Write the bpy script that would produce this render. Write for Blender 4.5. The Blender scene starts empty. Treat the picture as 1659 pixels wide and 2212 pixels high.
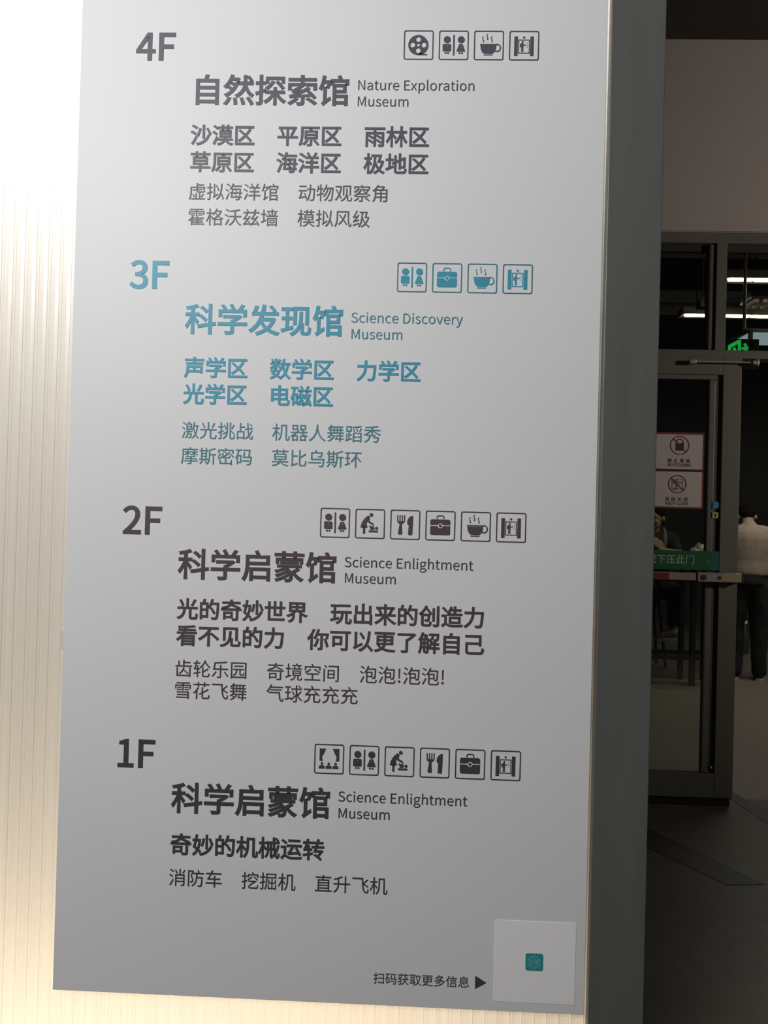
import bpy, bmesh, math, random, re
from mathutils import Vector, Matrix

random.seed(4)
scene = bpy.context.scene
COL = scene.collection

# ------------------------------------------------------------------ camera
cam_data = bpy.data.cameras.new('camera')
cam_data.sensor_fit = 'VERTICAL'
cam_data.sensor_height = 24.0
cam_data.lens = 24.0 * 1661.0 / 2212.0
cam_data.clip_start = 0.05
cam = bpy.data.objects.new('camera', cam_data)
COL.objects.link(cam)
cam.matrix_world = Matrix(((0.9990839, -0.0262046, 0.0338331, 0.0),
    (0.0335856, -0.0098252, -0.9993875, -1.3),
    (0.026521, 0.9996083, -0.0089361, 1.45),
    (0.0, 0.0, 0.0, 1.0)))
scene.camera = cam

# ------------------------------------------------------------------ world, lamps, exposure
scene.view_settings.view_transform = 'Standard'
scene.view_settings.look = 'None'
scene.view_settings.gamma = 1.0
scene.view_settings.use_curve_mapping = False
scene.view_settings.exposure = 0.0

world = bpy.data.worlds.new('world')
scene.world = world
world.use_nodes = True
world.node_tree.nodes['Background'].inputs[0].default_value = (0.9, 0.95, 1.0, 1)
world.node_tree.nodes['Background'].inputs[1].default_value = 0.012


def lamp(name, kind, loc, watts, color=(1, 1, 1), target=None, **kw):
    d = bpy.data.lights.new(name, kind)
    d.energy = watts
    d.color = color
    for k, v in kw.items():
        setattr(d, k, v)
    o = bpy.data.objects.new(name, d)
    COL.objects.link(o)
    o.location = loc
    if target is not None:
        o.rotation_euler = (Vector(target) - Vector(loc)).to_track_quat('-Z', 'Y').to_euler()
    return o


# the lobby's pendant to the left of the photographer, then two added fill spots
lamp('lobby_pendant', 'POINT', (-1.15, -1.98, 2.70), 180, (1.0, 0.99, 0.98), shadow_soft_size=0.22)
lamp('doorway_fill_spot', 'SPOT', (4.6, 0.35, 2.4), 178, (1.0, 0.86, 0.75), target=(1.7, 2.7, 2.75), spot_size=1.75, spot_blend=1.0, shadow_soft_size=0.15)  # added spot without a known fitting, brightens the door wall
lamp('floor_fill_spot', 'SPOT', (2.3, -0.4, 3.85), 620, (1.0, 0.80, 0.66), target=(2.3, -0.4, 0.0), spot_size=1.05, spot_blend=1.0, shadow_soft_size=0.06)  # added spot without a known fitting, brightens the near floor corner

# ------------------------------------------------------------------ lettering outlines: advance, then contours in 1/1000 em
GLYPHS = {
    '!': (323, 'M130 221L63 0L12 424L2 104L-92 0L2-104M161-13C37 0 66 28 66 69C0 42-29 70-66 70C-36 0-66-28-66-70C0-41 30-69 66-69'),
    '1': (555, 'M88 0L402 0L0 76L-147 0L0 657L-70 0C-40-23-87-40-152-52L0-58L131 0L0-547L-164 0'),
    '2': (555, 'M44 0L461 0L0 79L-203 0C-37 0-82-4-120-7C172 163 288 312 288 459C0 130-83 215-214 215C-93 0-157-42-216-107L53-52C41 49 92 85 152 85C91 0 135-61 135-145C0-126-106-272-336-473'),
    '3': (555, 'M263-13C131 0 236 78 236 209C0 101-69 165-155 186L0 5C78 27 130 87 130 176C0 116-90 183-214 183C-84 0-149-37-204-87L49-58C42 42 93 71 152 71C77 0 124-46 124-116C0-79-51-140-203-140L0-70C170 0 228-58 228-147C0-84-61-136-149-136C-83 0-138 40-181 84L-47-59C48-53 120-101 234-101'),
    '4': (555, 'M340 0L86 0L0 202L98 0L0 73L-98 0L0 458L-101 0L-305-471L0-60L320 0M340 275L-225 0L167 250L59 108L4 0L-5-133'),
    'C': (638, 'M377-13C95 0 167 38 225 105L-51 59C-47-52-100-83-170-83C-140 0-228 116-228 301C0 183 93 296 231 296C63 0 111-28 150-69L50 60C-42 47-112 90-201 90C-186 0-325-143-325-380C0-238 136-379 319-379'),
    'D': (688, 'M101 0L187 0C221 0 341 137 341 369C0 234-120 364-345 364L-183 0M193 76L0 582L83 0C173 0 258-103 258-289C0-185-85-293-258-293'),
    'E': (589, 'M101 0L433 0L0 79L-341 0L0 267L278 0L0 79L-278 0L0 230L330 0L0 78L-422 0'),
    'F': (552, 'M101 0L92 0L0 329L280 0L0 78L-280 0L0 248L330 0L0 78L-422 0'),
    'G': (689, 'M389-13C98 0 179 36 226 85L0 308L-241 0L0-77L156 0L0-192C-29-27-80-43-132-43C-157 0-245 116-245 301C0 183 96 296 244 296C73 0 121-31 158-69L50 60C-42 44-109 90-211 90C-194 0-336-143-336-380C0-238 138-379 331-379'),
    'I': (293, 'M101 0L92 0L0 733L-92 0'),
    'K': (646, 'M101 0L92 0L0 232L126 150L220-382L103 0L-265 455L230 278L-105 0L-307-368L-2 0L0 368L-92 0'),
    'L': (543, 'M101 0L413 0L0 79L-321 0L0 654L-92 0'),
    'M': (812, 'M101 0L83 0L0 406C0 63-6 152-12 216L4 0L59-167L139-381L62 0L138 381L59 167L4 0C-5-64-12-153-12-216L0-406L86 0L0 733L-111 0L-140-392C-17-50-32-102-51-153L-4 0C-18 51-34 103-53 153L-140 392L-111 0'),
    'N': (723, 'M101 0L87 0L0 385C0 77-7 155-11 229L4 0L79-151L267-463L95 0L0 733L-88 0L0-381C0-76 7-159 13-232L-5 0L-79 151L-268 462L-94 0'),
    'O': (742, 'M371-13C184 0 313 147 313 382C0 235-129 377-313 377C-184 0-313-142-313-377C0-235 129-382 313-382M371 68C-132 0-218 118-218 301C0 183 86 296 218 296C132 0 218-113 218-296C0-183-86-301-218-301'),
    'P': (633, 'M101 0L92 0L0 292L121 0C161 0 270 71 270 226C0 160-110 215-274 215L-209 0M193 367L0 291L105 0C129 0 194-33 194-140C0-105-61-151-190-151'),
    'S': (596, 'M304-13C153 0 249 92 249 208C0 109-66 159-151 196L-104 45C-57 24-122 51-122 123C0 65 54 106 137 106C68 0 122-26 167-68L48 59C-51 53-128 90-215 90C-133 0-231-81-231-194C0-107 81-159 149-188L105-46C70-31 123-55 123-131C0-71-57-119-154-119C-76 0-150 36-202 91L-55-64C63-66 152-108 256-108'),
    'T': (599, 'M253 0L93 0L0 655L222 0L0 78L-537 0L0-78L222 0'),
    'a': (563, 'M217-13C67 0 128 35 180 78L3 0L8-65L75 0L0 334C0 135-55 223-188 223C-88 0-164-39-213-71L35-63C43 29 100 58 163 58C89 0 112-67 112-137C-231-26-333-85-333-203C0-98 67-154 158-154M243 61C-54 0-96 24-96 86C0 70 62 115 245 136L0-151C-53-47-97-71-149-71'),
    'c': (510, 'M306-13C65 0 127 26 176 68L-40 62C-34-30-78-54-128-54C-100 0-168 83-168 208C0 125 72 209 171 209C42 0 77-19 108-47L46 60C-38 34-87 64-158 64C-140 0-261-105-261-286C0-180 110-284 254-284'),
    'e': (554, 'M312-13C73 0 131 24 178 55L-32 61C-41-27-83-43-136-43C-103 0-174 74-180 190L366 0C2 14 4 32 4 52C0 155-78 255-217 255C-124 0-243-109-243-286C0-179 115-284 260-284M141 315C11 108 79 169 156 169C85 0 135-59 135-169'),
    'g': (564, 'M275-250C168 0 275 87 275 188C0 90-64 129-189 129L-107 0C-73 0-95 25-95 59C0 30 15 48 35 65C24-12 54-19 80-19C112 0 199 73 199 189C0 47-18 87-44 112L111 0L0 70L-189 0C-19 8-46 14-77 14C-109 0-203-75-203-194C0-65 35-118 71-146L0-4C-29-20-60-56-60-101C0-43 21-72 49-89L0-5C-51-31-80-76-80-123C0-93 92-145 224-145M274 234C-62 0-115 50-115 129C0 80 52 127 115 127C65 0 116-47 116-127C0-79-53-129-116-129M288-187C-99 0-157 37-157 95C0 31 16 64 55 92C24-6 50-8 70-8L94 0C72 0 110-18 110-69C0-56-67-110-172-110'),
    'h': (607, 'M92 0L92 0L0 394C54 55 92 83 148 83C72 0 103-43 103-145L0-332L91 0L0 344C0 138-52 213-166 213C-74 0-130-41-180-91L4 112L0 218L-92 0'),
    'i': (275, 'M92 0L92 0L0 543L-92 0M138 655C36 0 61 24 61 61C0 35-25 59-61 59C-36 0-60-24-60-59C0-37 24-61 60-61'),
    'l': (284, 'M188-13C25 0 40 4 53 8L-13 70L-19-2C-14 0-25 11-25 39L0 694L-92 0L0-688C0-77 28-121 96-121'),
    'm': (926, 'M92 0L92 0L0 394C49 56 95 83 136 83C69 0 101-43 101-145L0-332L91 0L0 394C51 56 95 83 137 83C69 0 101-43 101-145L0-332L91 0L0 344C0 138-53 213-164 213C-67 0-123-43-180-104C-22 64-66 104-150 104C-65 0-121-41-169-93L-2 0L-9 79L-75 0'),
    'n': (610, 'M92 0L92 0L0 394C54 55 92 83 148 83C72 0 103-43 103-145L0-332L91 0L0 344C0 138-52 213-166 213C-74 0-131-41-182-93L-2 0L-9 79L-75 0'),
    'o': (606, 'M303-13C133 0 251 104 251 284C0 181-118 286-251 286C-133 0-251-105-251-286C0-180 118-284 251-284M303 63C-94 0-157 83-157 208C0 125 63 209 157 209C94 0 158-84 158-209C0-125-64-208-158-208'),
    'p': (620, 'M92-229L92 0L0 184L-3 95C49-41 101-63 150-63C124 0 236 107 236 293C0 168-76 277-216 277C-63 0-124-36-173-77L-2 0L-9 63L-75 0M316 64C-36 0-84 14-132 56L0 286C52 48 99 74 144 74C104 0 144-80 144-201C0-134-66-215-156-215'),
    'r': (388, 'M92 0L92 0L0 349C36 92 91 126 136 126C23 0 35-3 53-9L17 79C-17 9-34 12-58 12C-60 0-116-44-154-113L-2 0L-9 99L-75 0'),
    's': (468, 'M234-13C128 0 197 73 197 161C0 103-86 135-165 165C-61 23-117 43-117 94C0 43 32 79 101 79C48 0 86-21 123-48L44 57C-41 34-101 62-168 62C-119 0-187-68-187-154C0-93 82-129 158-157C60-22 124-48 124-103C0-47-35-85-107-85C-65 0-113 26-161 65L-44-61C51-43 125-75 202-75'),
    't': (377, 'M262-13C34 0 70 10 101 20L-18 69C-18-8-42-15-62-15C-63 0-84 38-84 104L0 304L148 0L0 74L-148 0L0 153L-76 0L-10-153L-86-5L0-69L81 0L0-301C0-109 39-181 154-181'),
    'u': (607, 'M251-13C74 0 128 39 179 98L3 0L7-85L76 0L0 543L-91 0L0-385C-52-64-91-92-147-92C-72 0-102 43-102 144L0 333L-92 0L0-344C0-139 52-212 167-212'),
    'v': (521, 'M209 0L107 0L192 543L-90 0L-103-309L-50-160L-5 0L-50 160L-102 309L-95 0'),
    'x': (498, 'M15 0L96 0L73 127L55 97L5 0C21-31 41-64 59-97L80-127L100 0L-179 274L165 269L-95 0L-67-119L-48-91L-5 0C-18 31-37 60-53 91L-73 119L-99 0L165-260'),
    'y': (521, 'M101-234C108 0 165 82 203 188L204 589L-89 0L-98-301L-44-154L-5 0L-54 154L-110 301L-95 0L218-544L-12-41C-23-67-61-117-122-117C-15 0-31 5-42 9L-18-73C17-7 39-11 64-11'),
    '下': (1000, 'M55 766L0-75L386 0L0-770L79 0L0 530C115-62 249-145 319-201L53 68C-80 61-239 151-358 209L-14-16L0 180L426 0L0 75'),
    '不': (1000, 'M559 478C119-80 269-198 340-275L61 58C-75 77-227 189-345 265M69 770L0-77L445 0C-99-171-271-340-470-438C16-17 39-47 51-66C139 73 263 176 364 292L0-559L81 0L0 662C26 35 49 72 70 109L321 0L0 77'),
    '世': (1000, 'M457 835L0-245L-182 0L0 223L-78 0L0-223L-146 0L0-73L146 0L0-532L725 0L0 73L-647 0L0 459L182 0L0-317L344 0L0 317L149 0L0 73L-149 0L0 234L-78 0L0-234L-191 0L0 245M723 517L0-248L-191 0L0 248'),
    '乌': (1000, 'M57 195L0-67L700 0L0 67M775 737L-314 0L50 96L-79 12C-9-31-28-74-45-108L-195 0L0-428L653 0C-11-201-23-284-46-305C-10-9-22-10-41-10C-23 0-82 0-145 5C14-19 24-49 25-71C59-4 118-5 148-2C34 3 55 11 76 33C32 34 45 130 59 384L0 34L-657 0L0 292L480 0C-9-91-18-132-32-145C-7-9-17-10-35-10C-18 0-68 0-119 5C8-17 16-45 17-63C52-4 104-4 131-3C29 1 52 7 68 24C24 25 37 84 49 226L3 34'),
    '乐': (1000, 'M236 278C-49-89-127-184-198-246C18-12 48-36 62-49C69 69 153 175 209 271M692 247C73-80 159-192 199-261L69 36C-41 68-131 176-203 255M129 351C10 9 51 13 118 13L235 0L0-346C0-16-7-22-24-22C-17 0-76-1-140 1C11-21 23-54 27-75C86 0 137 2 170 14C32 12 43 34 43 82L0 346L366 0L1 76L-367 0L0 201L-76 0L0-201L-281 0C18 75 36 169 44 258C217 5 471 25 630 65L-43 66C-153-40-434-59-661-65C-2-116-28-245-36-278C-9-36-18-59-31-64C8-19 21-55 25-71'),
    '了': (1000, 'M97 762L0-74L648 0C-75-71-185-149-281-197L0-473C0-17-6-21-28-23C-23-2-100-2-183 1C12-22 26-54 30-76C102 0 168 0 207 12C40 12 53 35 53 85L0 436C125 68 261 173 350 270L-59 43L-17-4'),
    '人': (1000, 'M457 837C-3-154 3-643-414-854C23-16 47-40 61-59C245 131 351 355 398 556C49-187 157-434 408-552C12 21 34 47 55 63C-354 159-416 578-431 698C5 60 6 111 7 148'),
    '以': (1000, 'M374 712C58-72 123-174 151-239L67 40C-30 64-95 161-154 234M761 801C-22-445-93-694-415-822C18-15 47-49 57-65C136 62 229 142 294 249C80-80 163-176 203-240L66 49C-48 71-147 176-233 258C66 143 94 328 108 568M141 20C25 23 62 45 352 184C-6 16-16 49-20 70L-233-109L0 598L-80 0L0-590C0-46-39-78-60-91C12-14 34-44 41-62'),
    '你': (1000, 'M449 412C-28-120-76-239-138-316C18-10 50-30 64-41C61 83 115 210 147 342M758 397C55-106 105-247 121-339L72 25C-17 92-68 230-125 336M466 836C-34-147-91-291-166-384C18-11 48-36 61-48C36 47 69 107 98 173L153 0L0-566C0-13-5-15-17-16C-14-1-57-2-105 0C11-21 23-54 27-76C62 0 107 2 133 15C27 13 36 35 36 77L0 566L189 0L-24-141L64-12C13 54 31 141 44 214L-51 12L-13-3L-408 0C21 55 39 113 53 172M264 836C-56-152-149-302-248-399C14-17 35-56 42-74C35 36 69 78 102 124L0-565L72 0L0 678C39 69 75 142 103 215'),
    '保': (1000, 'M452 726L372 0L0-184L-372 0M380 793L0-319L218 0L0-124L-292 0L0-69L248 0C-68-106-174-207-277-258C17-14 40-41 52-59C98 57 199 157 269 268L0-312L75 0L0 315C67-110 163-215 255-273C13 19 36 45 53 60C-97 52-199 153-263 259L236 0L0 69L-281 0L0 124L226 0L0 319M277 837C-58-151-154-300-254-396C13-17 35-57 42-74C37 37 73 81 108 129L0-573L72 0L0 684C39 66 74 137 102 208'),
    '信': (1000, 'M382 531L0-62L487 0L0 62M382 389L0-61L487 0L0 61M310 675L0-64L637 0L0 64M541 815C27-42 57-99 71-135L67 30C-14 35-44 89-73 130M369 243L0-323L65 0L0 40L377 0L0-37L68 0L0 320M434 22L0 159L377 0L0-159M256 836C-51-151-134-301-224-399C13-17 35-54 42-70C33 37 65 81 95 128L0-578L69 0L0 699C33 64 62 132 85 200'),
    '充': (1000, 'M150 306C24 8 53 12 192 21C-17-174-65-283-287-342C18-16 39-47 47-67C244 72 302 207 321 413L149 8L0-286C0-85 26-109 118-109L152 0C86 0 107 41 116 196C-22 6-55 19-71 34C-5-136-12-159-51-159L-136 0C-41 0-48 6-48 39L0 290L141 7C23-25 43-49 58-70L67 44C-54 71-166 174-259 247L-61-38C43-35 89-76 132-118L-471-21C63 60 128 134 186 212L491 0L0 73L-869 0L0-73L277 0C-59-81-126-154-151-175C-26-27-49-45-69-49M425 821C30-43 65-103 80-141L78 28C-17 36-52 93-83 136'),
    '光': (1000, 'M138 766C51-79 101-184 118-250L73 28C-19 68-72 170-123 247M795 802C-28-79-83-190-126-258L64-25C44 65 98 168 140 255M459 840L0-382L-404 0L0-71L267 0C-16-190-54-332-288-403C17-15 39-45 47-64C252 83 302 247 320 467L186 0L0-355C0-86 24-110 114-110L145 0C85 0 105 43 114 207C-21 6-53 19-70 32C-4-144-10-168-50-168L-131 0C-39 0-47 6-47 39L0 355L286 0L0 71L-413 0L0 382'),
    '关': (1000, 'M224 799C41-53 83-124 100-172L-195 0L0-75L332 0L0-122L-2-56L-391 0L0-74L376 0C-32-108-127-223-396-313C20-17 45-49 54-66C258 90 368 206 413 322C84-155 214-264 392-317C12 23 35 56 53 73C-183 45-320 153-395 301L370 0L0 74L-391 0L2 55L0 123L335 0L0 75L-198 0C36 54 76 122 109 182L-81 27C-25-62-71-149-111-209L-274 0L66 36C-19 47-62 117-105 168'),
    '兹': (1000, 'M493-36C24 10 60 18 362 55C13-31 24-61 30-86L66 26C-18 69-67 170-120 245L-61-24C20-31 40-66 58-102L-235-25C102 106 205 242 293 381L-67 36C-22-40-47-80-72-118L-166-12C59 71 118 160 165 247L-50 23L252 0L0 69L-258 0C32 41 66 90 96 134L-77 28C-24-48-63-114-99-162L-265 0L29 13C-16 41-57 100-92 144L-67-28C31-39 63-90 82-129L-237 0L0-69L195 0C-45-101-119-207-141-234C-23-28-42-48-58-52C8-19 20-53 23-68C17 7 44 13 203 28C-60-84-117-150-142-177C-38-41-65-70-89-75C9-19 21-55 25-69C21 11 58 17 329 51C9-28 16-54 20-76L65 22C-14 66-54 164-100 238L-60-20C18-31 36-67 51-103L-207-23C103 106 206 242 294 381L-67 36C-22-40-47-80-72-118L-168-12C59 71 118 160 165 247L-53 24L401 0C-46-101-119-205-141-233C-22-28-41-48-58-52C9-19 20-54 23-68C17 7 44 12 201 27C-59-84-116-151-140-176C-39-41-67-70-90-75'),
    '况': (1000, 'M71 734C63-50 136-124 169-174L56 56C-35 49-110 119-173 167M40 89L60-53C61 93 135 221 190 328L-51 51C-61-114-143-248-199-326M439 721L382 0L0-271L-382 0M367 793L0-415L115 0C-11-201-44-330-239-399C17-14 38-41 47-59C212 81 254 230 268 458L118 0L0-341C0-79 19-102 95-102L103 0C69 0 87 40 94 193C-20 6-51 17-67 30C-3-133-7-155-35-155L-85 0C-27 0-33 5-33 35L0 340L149 0L0 415'),
    '出': (1000, 'M104 341L0-362L710 0L0-57L81 0L0 419L-81 0L0-287L-275 0L0 350L316 0L0 346L-81 0L0-273L-235 0L0 362L-82 0L0-362L-229 0L0 272L-78 0L0-345L307 0L0-350L-270 0L0 287'),
    '创': (1000, 'M838 824L0-804C0-19-7-26-26-26C-20 0-83-1-153 1C11-20 23-52 27-71C93-1 149-1 181 12C32 13 46 34 46 84L0 804M643 724L0-556L72 0L0 556M142 474L0-429C0-89 30-110 127-110L186 0C89 0 111 39 121 177C-21 5-50 16-67 29C-5-119-12-141-59-141L-175 0C-51 0-59 7-59 45L0 362L216 0C-8-121-18-169-29-184C-7-9-15-10-29-10C-14 0-49 1-86 5C10-19 18-45 19-65C40-3 79-3 99-1C25 3 42 9 57 26C23 25 34 93 43 266L1 30M313 838C-53-129-159-267-286-358C17-12 43-37 55-52C99 76 184 176 248 285C79-86 166-189 210-256L55 50C-48 71-149 182-233 267L21 44'),
    '力': (1000, 'M410 838L0-173L0-43L-327 0L0-77L323 0C-15-188-81-408-353-570C19-13 46-41 58-59C291 177 359 421 373 629L343 0C-20-353-42-495-78-529C-12-13-25-16-46-16C-25 0-89 1-158 7C15-22 24-55 26-77C62-3 126-6 160-2C39 4 60 13 86 41C45 49 65 199 88 613L2 40L-419 0L0 43L0 173'),
    '动': (1000, 'M89 758L0-67L387 0L0 67M653 823C0-71 0-143-3-214L-143 0L0-72L140 0C-12-228-52-437-189-562C20-11 46-36 59-54C147 140 190 368 204 616L149 0C-11-355-25-487-51-518C-10-12-21-15-39-15C-21 0-74 0-130 6C13-22 21-53 23-74C53-4 108-4 139-1C32 3 52 12 72 38C35 44 47 186 61 598L0 38L-221 0L3 214M89 44L1 1L0-2C23 14 59 25 337 88L19-67L66 22C-19 70-64 189-102 279L-62-17C20-47 40-102 58-154L-238-50C39 90 77 202 102 307L224 0L0 69L-440 0L0-69L139 0C-26-117-67-235-82-268C-17-38-30-65-46-70C9-18 20-54 24-69'),
    '区': (1000, 'M927 786L-830 0L0-836L855 0L0 72L-781 0L0 691L756 0M259 585C78-64 165-140 246-216C-85-86-181-162-279-220C18-13 47-42 60-57C94 62 186 139 272 227C87-83 164-164 214-227L61 55C-54 63-135 144-224 227C72 81 138 170 193 263L-71 28C-48-85-108-167-176-243C-81 74-166 146-242 207'),
    '升': (1000, 'M496 825C-100-60-278-116-436-153C10-16 22-43 26-61C62 14 127 30 191 49L0-223L-227 0L0-73L226 0C-8-144-49-285-236-389C18-13 44-39 55-57C204 117 249 280 257 446L306 0L0-444L76 0L0 444L217 0L0 73L-217 0L0 384L-76 0L0-384L-305 0L0 246C74 24 143 51 199 81'),
    '压': (1000, 'M684 271C54-47 114-114 141-158L58 43C-29 43-89 105-144 151M115 792L0-323C0-152-6-360-83-508C17-7 49-29 62-41C81 155 93 389 93 549L0 251L769 0L0 72M531 665L0-215L-273 0L0-71L273 0L0-345L-339 0L0-71L760 0L0 71L-345 0L0 345L297 0L0 71L-297 0L0 215'),
    '原': (1000, 'M369 402L419 0L0-94L-419 0M369 552L419 0L0-93L-419 0M699 165C60-65 139-154 177-207L64 38C-41 52-122 139-182 201M371 199C-45-67-111-143-171-195C19-10 50-30 64-41C56 54 126 139 178 212M131 785L0-284C0-154-8-369-96-522C18-7 50-27 64-39C93 161 106 398 106 561L0 214L738 0L0 70M530 704C-8-26-23-62-38-93L-197 0L0-363L246 0L0-244C0-12-4-16-20-17C-15-1-66-1-125 1C9-20 20-47 23-67C77 0 126-1 157 11C29 11 38 32 38 71L0 245L250 0L0 363L-291 0L44 80'),
    '发': (1000, 'M673 790C43-46 100-110 128-148L59 41C-28 36-86 98-129 143M144 523C10 11 44 17 107 17L140 0C-66-208-177-372-361-483C19-13 46-42 56-58C130 80 225 182 295 306C40-75 90-140 150-195C-86-61-187-103-291-128C14-16 32-44 40-64C112 31 218 77 309 143C91-67 200-115 328-144C11 21 31 51 47 67C-122 23-228 66-316 124C87 77 155 177 196 305L-51 24L-14-4L-338 0C13 34 26 70 36 107L453 0L1 72L-434 0C16 69 29 141 40 218L-84 14C-10-82-24-159-42-232L-182 0C28 53 56 120 74 185L-80 15C-17-77-56-158-67-178C-12-22-23-37-37-40C9-18 21-55 25-71M588 154C-68 58-122 127-161 207L315 0C-36-82-90-150-154-207'),
    '取': (1000, 'M850 656C-24-148-66-277-120-385C-51 111-85 242-107 385M506 728L0-72L50 0C28-176 69-333 132-460C-60-96-131-170-209-219C17-14 38-39 49-57C74 51 142 118 199 203C50-81 112-147 188-196C12 19 35 46 52 59C-81 48-146 118-197 206C77 137 133 311 159 526L-46 12L-13-2M38 130L17-72L301 52L0-188L73 0L0 201L89 17L-4 64L-85-14L0 535L73 0L0 68L-454 0L0-68L67 0L0-584M187 725L169 0L0-140L-169 0M187 520L169 0L0-145L-169 0M187 309L169 0L0-131L-169-26'),
    '可': (1000, 'M56 769L0-75L691 0L0-665C0-21-7-29-29-29C-24 0-106-1-186 3C12-22 26-59 31-81C99 0 169 0 209 13C39 13 53 39 53 93L0 666L123 0L0 75M231 475L263 0L0-230L-263 0M158 547L0-454L73 0L0 80L337 0L0 374'),
    '启': (1000, 'M276 311L0-386L73 0L0 64L461 0L0-62L77 0L0 384M349 57L0 184L461 0L0-184M436 821C21-38 46-88 59-124L-341 0L0-241C0-146-11-345-118-487C17-9 49-36 61-51C106 140 130 346 133 500L639 0L0 279L-328 0L34 11C-13 36-41 92-68 133M230 627L563 0L0-139L-563 0'),
    '器': (1000, 'M196 730L170 0L0-141L-170 0M622 730L180 0L0-141L-180 0M614 484C42-16 92-41 126-64L-288 0C23 32 43 65 59 98L-74 14L0 263L-309 0L0-271L303 0C-16-35-39-70-67-104L-312 0L0-67L246 0C-68-60-157-114-268-155C15-14 34-40 42-57L56 24L0-245L70 0L0 29L167 0L0-23L72 0L0 303L-191 0C59 38 109 80 150 124L186 0C42-46 97-89 157-124L-184 0L0-309L69 0L0 29L178 0L0-23L73 0L0 238L49-16C10 18 31 46 48 60C-109 26-221 80-297 145L274 0L0 67L-175 0L27 29C-33 26-97 57-148 75M553 795L0-271L322 0L0 271M198 15L0 148L167 0L0-148M624 15L0 148L178 0L0-148'),
    '园': (1000, 'M262 623L0-63L478 0L0 63M197 451L0-63L163 0C-10-143-43-223-179-269C15-12 34-38 41-55C155 56 194 155 206 324L116 0L0-206C0-68 16-88 85-88L99 0C56 0 74 28 80 137C-19 4-45 15-59 26C-2-89-7-101-29-101L-82 0C-24 0-28 4-28 27L0 205L188 0L0 63M82 793L0-873L74 0L0 46L687 0L0-46L77 0L0 873M156 36L0 687L687 0L0-687'),
    '地': (1000, 'M429 747L0-274L-108-45L28-67L80 34L0-316C0-109 33-136 148-136L247 0C104 0 129 44 140 182C-20 3-50 15-67 28C-7-115-17-142-76-142L-241 0C-67 0-79 11-79 66L0 349L134 57L0-340L71 0L0 370L140 60C0-161-1-272-7-296C-5-23-14-27-30-27L-67 2C9-17 15-46 18-66C28 0 68 2 94 8C30 7 48 25 55 66C7 39 9 189 9 377L4 14L-53 20L-14-11L-15-14L-134-56L0 250L-71 0L0-280L-134-56L0 243M33 154L30-75L309 140L-17 67L-114-48L0 290L118 0L0 71L-118 0L0 229L-71 0L0-229L-128 0L0-71L128 0L0-320'),
    '堆': (1000, 'M679 396L0-129L-166 0L0 129M650 806C28-45 56-106 68-147L-187 0C26 52 48 106 66 156L-74 20C-35-116-107-262-191-354C14-13 35-40 46-56C22 24 44 52 64 81L0-587L71 0L0 73L438 0L0 70L-201 0L0 137L163 0L0 68L-163 0L0 129L163 0L0 68L-163 0L0 127L189 0L0 68L-216 0L63 28C-13 40-43 100-72 145M679 464L-166 0L0 127L166 0M679 199L0-137L-166 0L0 137M34 156L30-75L316 142L-16 67L-122-51L0 289L120 0L0 71L-120 0L0 229L-72 0L0-229L-128 0L0-71L128 0L0-319'),
    '境': (1000, 'M485 300L316 0L0-66L-316 0M485 415L316 0L0-65L-316 0M587 833L27-66L-217 0L0-63L503 0L0 63L-208 0C-9 25-22 55-35 79M748 692C-9-31-26-75-42-108L-169 0L38 10C-6 27-22 69-36 100L-62-14C13-29 26-68 32-96L-142 0L0-64L560 0L0 64L-154 0C15 27 30 60 44 91M415 468L0-287L104 0C-13-116-56-174-220-206C15-13 34-41 39-58C184 43 236 119 252 264L91 0L0-148C0-54 8-69 24-82C16-13 46-17 69-17L68 0C19 0 47 2 61 7C18 6 30 16 37 33C7 15 11 57 13 98C-20 6-47 18-60 31C-1-41-1-71-5-85C-3-13-10-18-18-22C-6-3-21-3-34-3L-48 0C-13 0-22 1-28 4C-7 4-8 13-8 29L0 155L121 0L0 287M34 129L25-76L294 117L-15 68L-105-39L0 326L97 0L0 71L-97 0L0 232L-73 0L0-232L-110 0L0-71L110 0L0-353'),
    '墙': (1000, 'M558 205L161 0L0-76L-161 0M503 247L0-160L272 0L0 160M403 644C37-40 78-96 96-132L55 33C-18 37-61 90-99 128M822 671C-24-40-67-95-99-130L53-28C33 34 73 82 106 130M605 841L0-87L-242 0L0-64L242 0L0-185L-279 0L0-65L632 0L0 65L-282 0L0 185L240 0L0 64L-240 0L0 87M375 367L0-446L67 0L0 44L392 0L0-41L70 0L0 443M442 25L0 282L392 0L0-282M35 163L29-72C79 35 179 80 274 125L-15 64L-100-42L0 292L98 0L0 69L-98 0L0 229L-69 0L0-229L-108 0L0-69L108 0L0-321'),
    '声': (1000, 'M460 842L0-85L-390 0L0-66L390 0L0-98L-329 0L0-65L755 0L0 65L-350 0L0 98L394 0L0 66L-394 0L0 85M153 449L0-131C0-106-16-248-124-352C16-10 46-36 58-51C73 71 110 163 127 252L577 0L0-51L75 0L0 333M791 232L-256 0L0 154L256 0M223 232C3 30 4 59 4 85L0 69L235 0L0-154'),
    '多': (1000, 'M456 842C-63-83-184-181-345-248C17-12 40-36 52-53C91 42 168 91 234 144L282 0C-50-62-119-116-198-161C-36 30-86 65-128 89L-55-39C40-23 84-55 117-85C-107-52-225-88-337-108C13-16 29-47 36-67C261 55 554 189 682 412L-49 30L-13-3L-261 0C24 23 46 47 66 71M619 493C-72-99-216-210-419-283C16-14 37-40 47-57C125 50 230 111 313 179L273 0C-50-78-122-141-209-190C-35 33-84 72-124 100L-62-36C39-29 84-67 117-100C-141-64-309-99-480-115C12-19 26-52 31-73C355 42 698 158 838 455L-50 31L-14-4L-244 0C24 25 46 50 66 75'),
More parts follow.
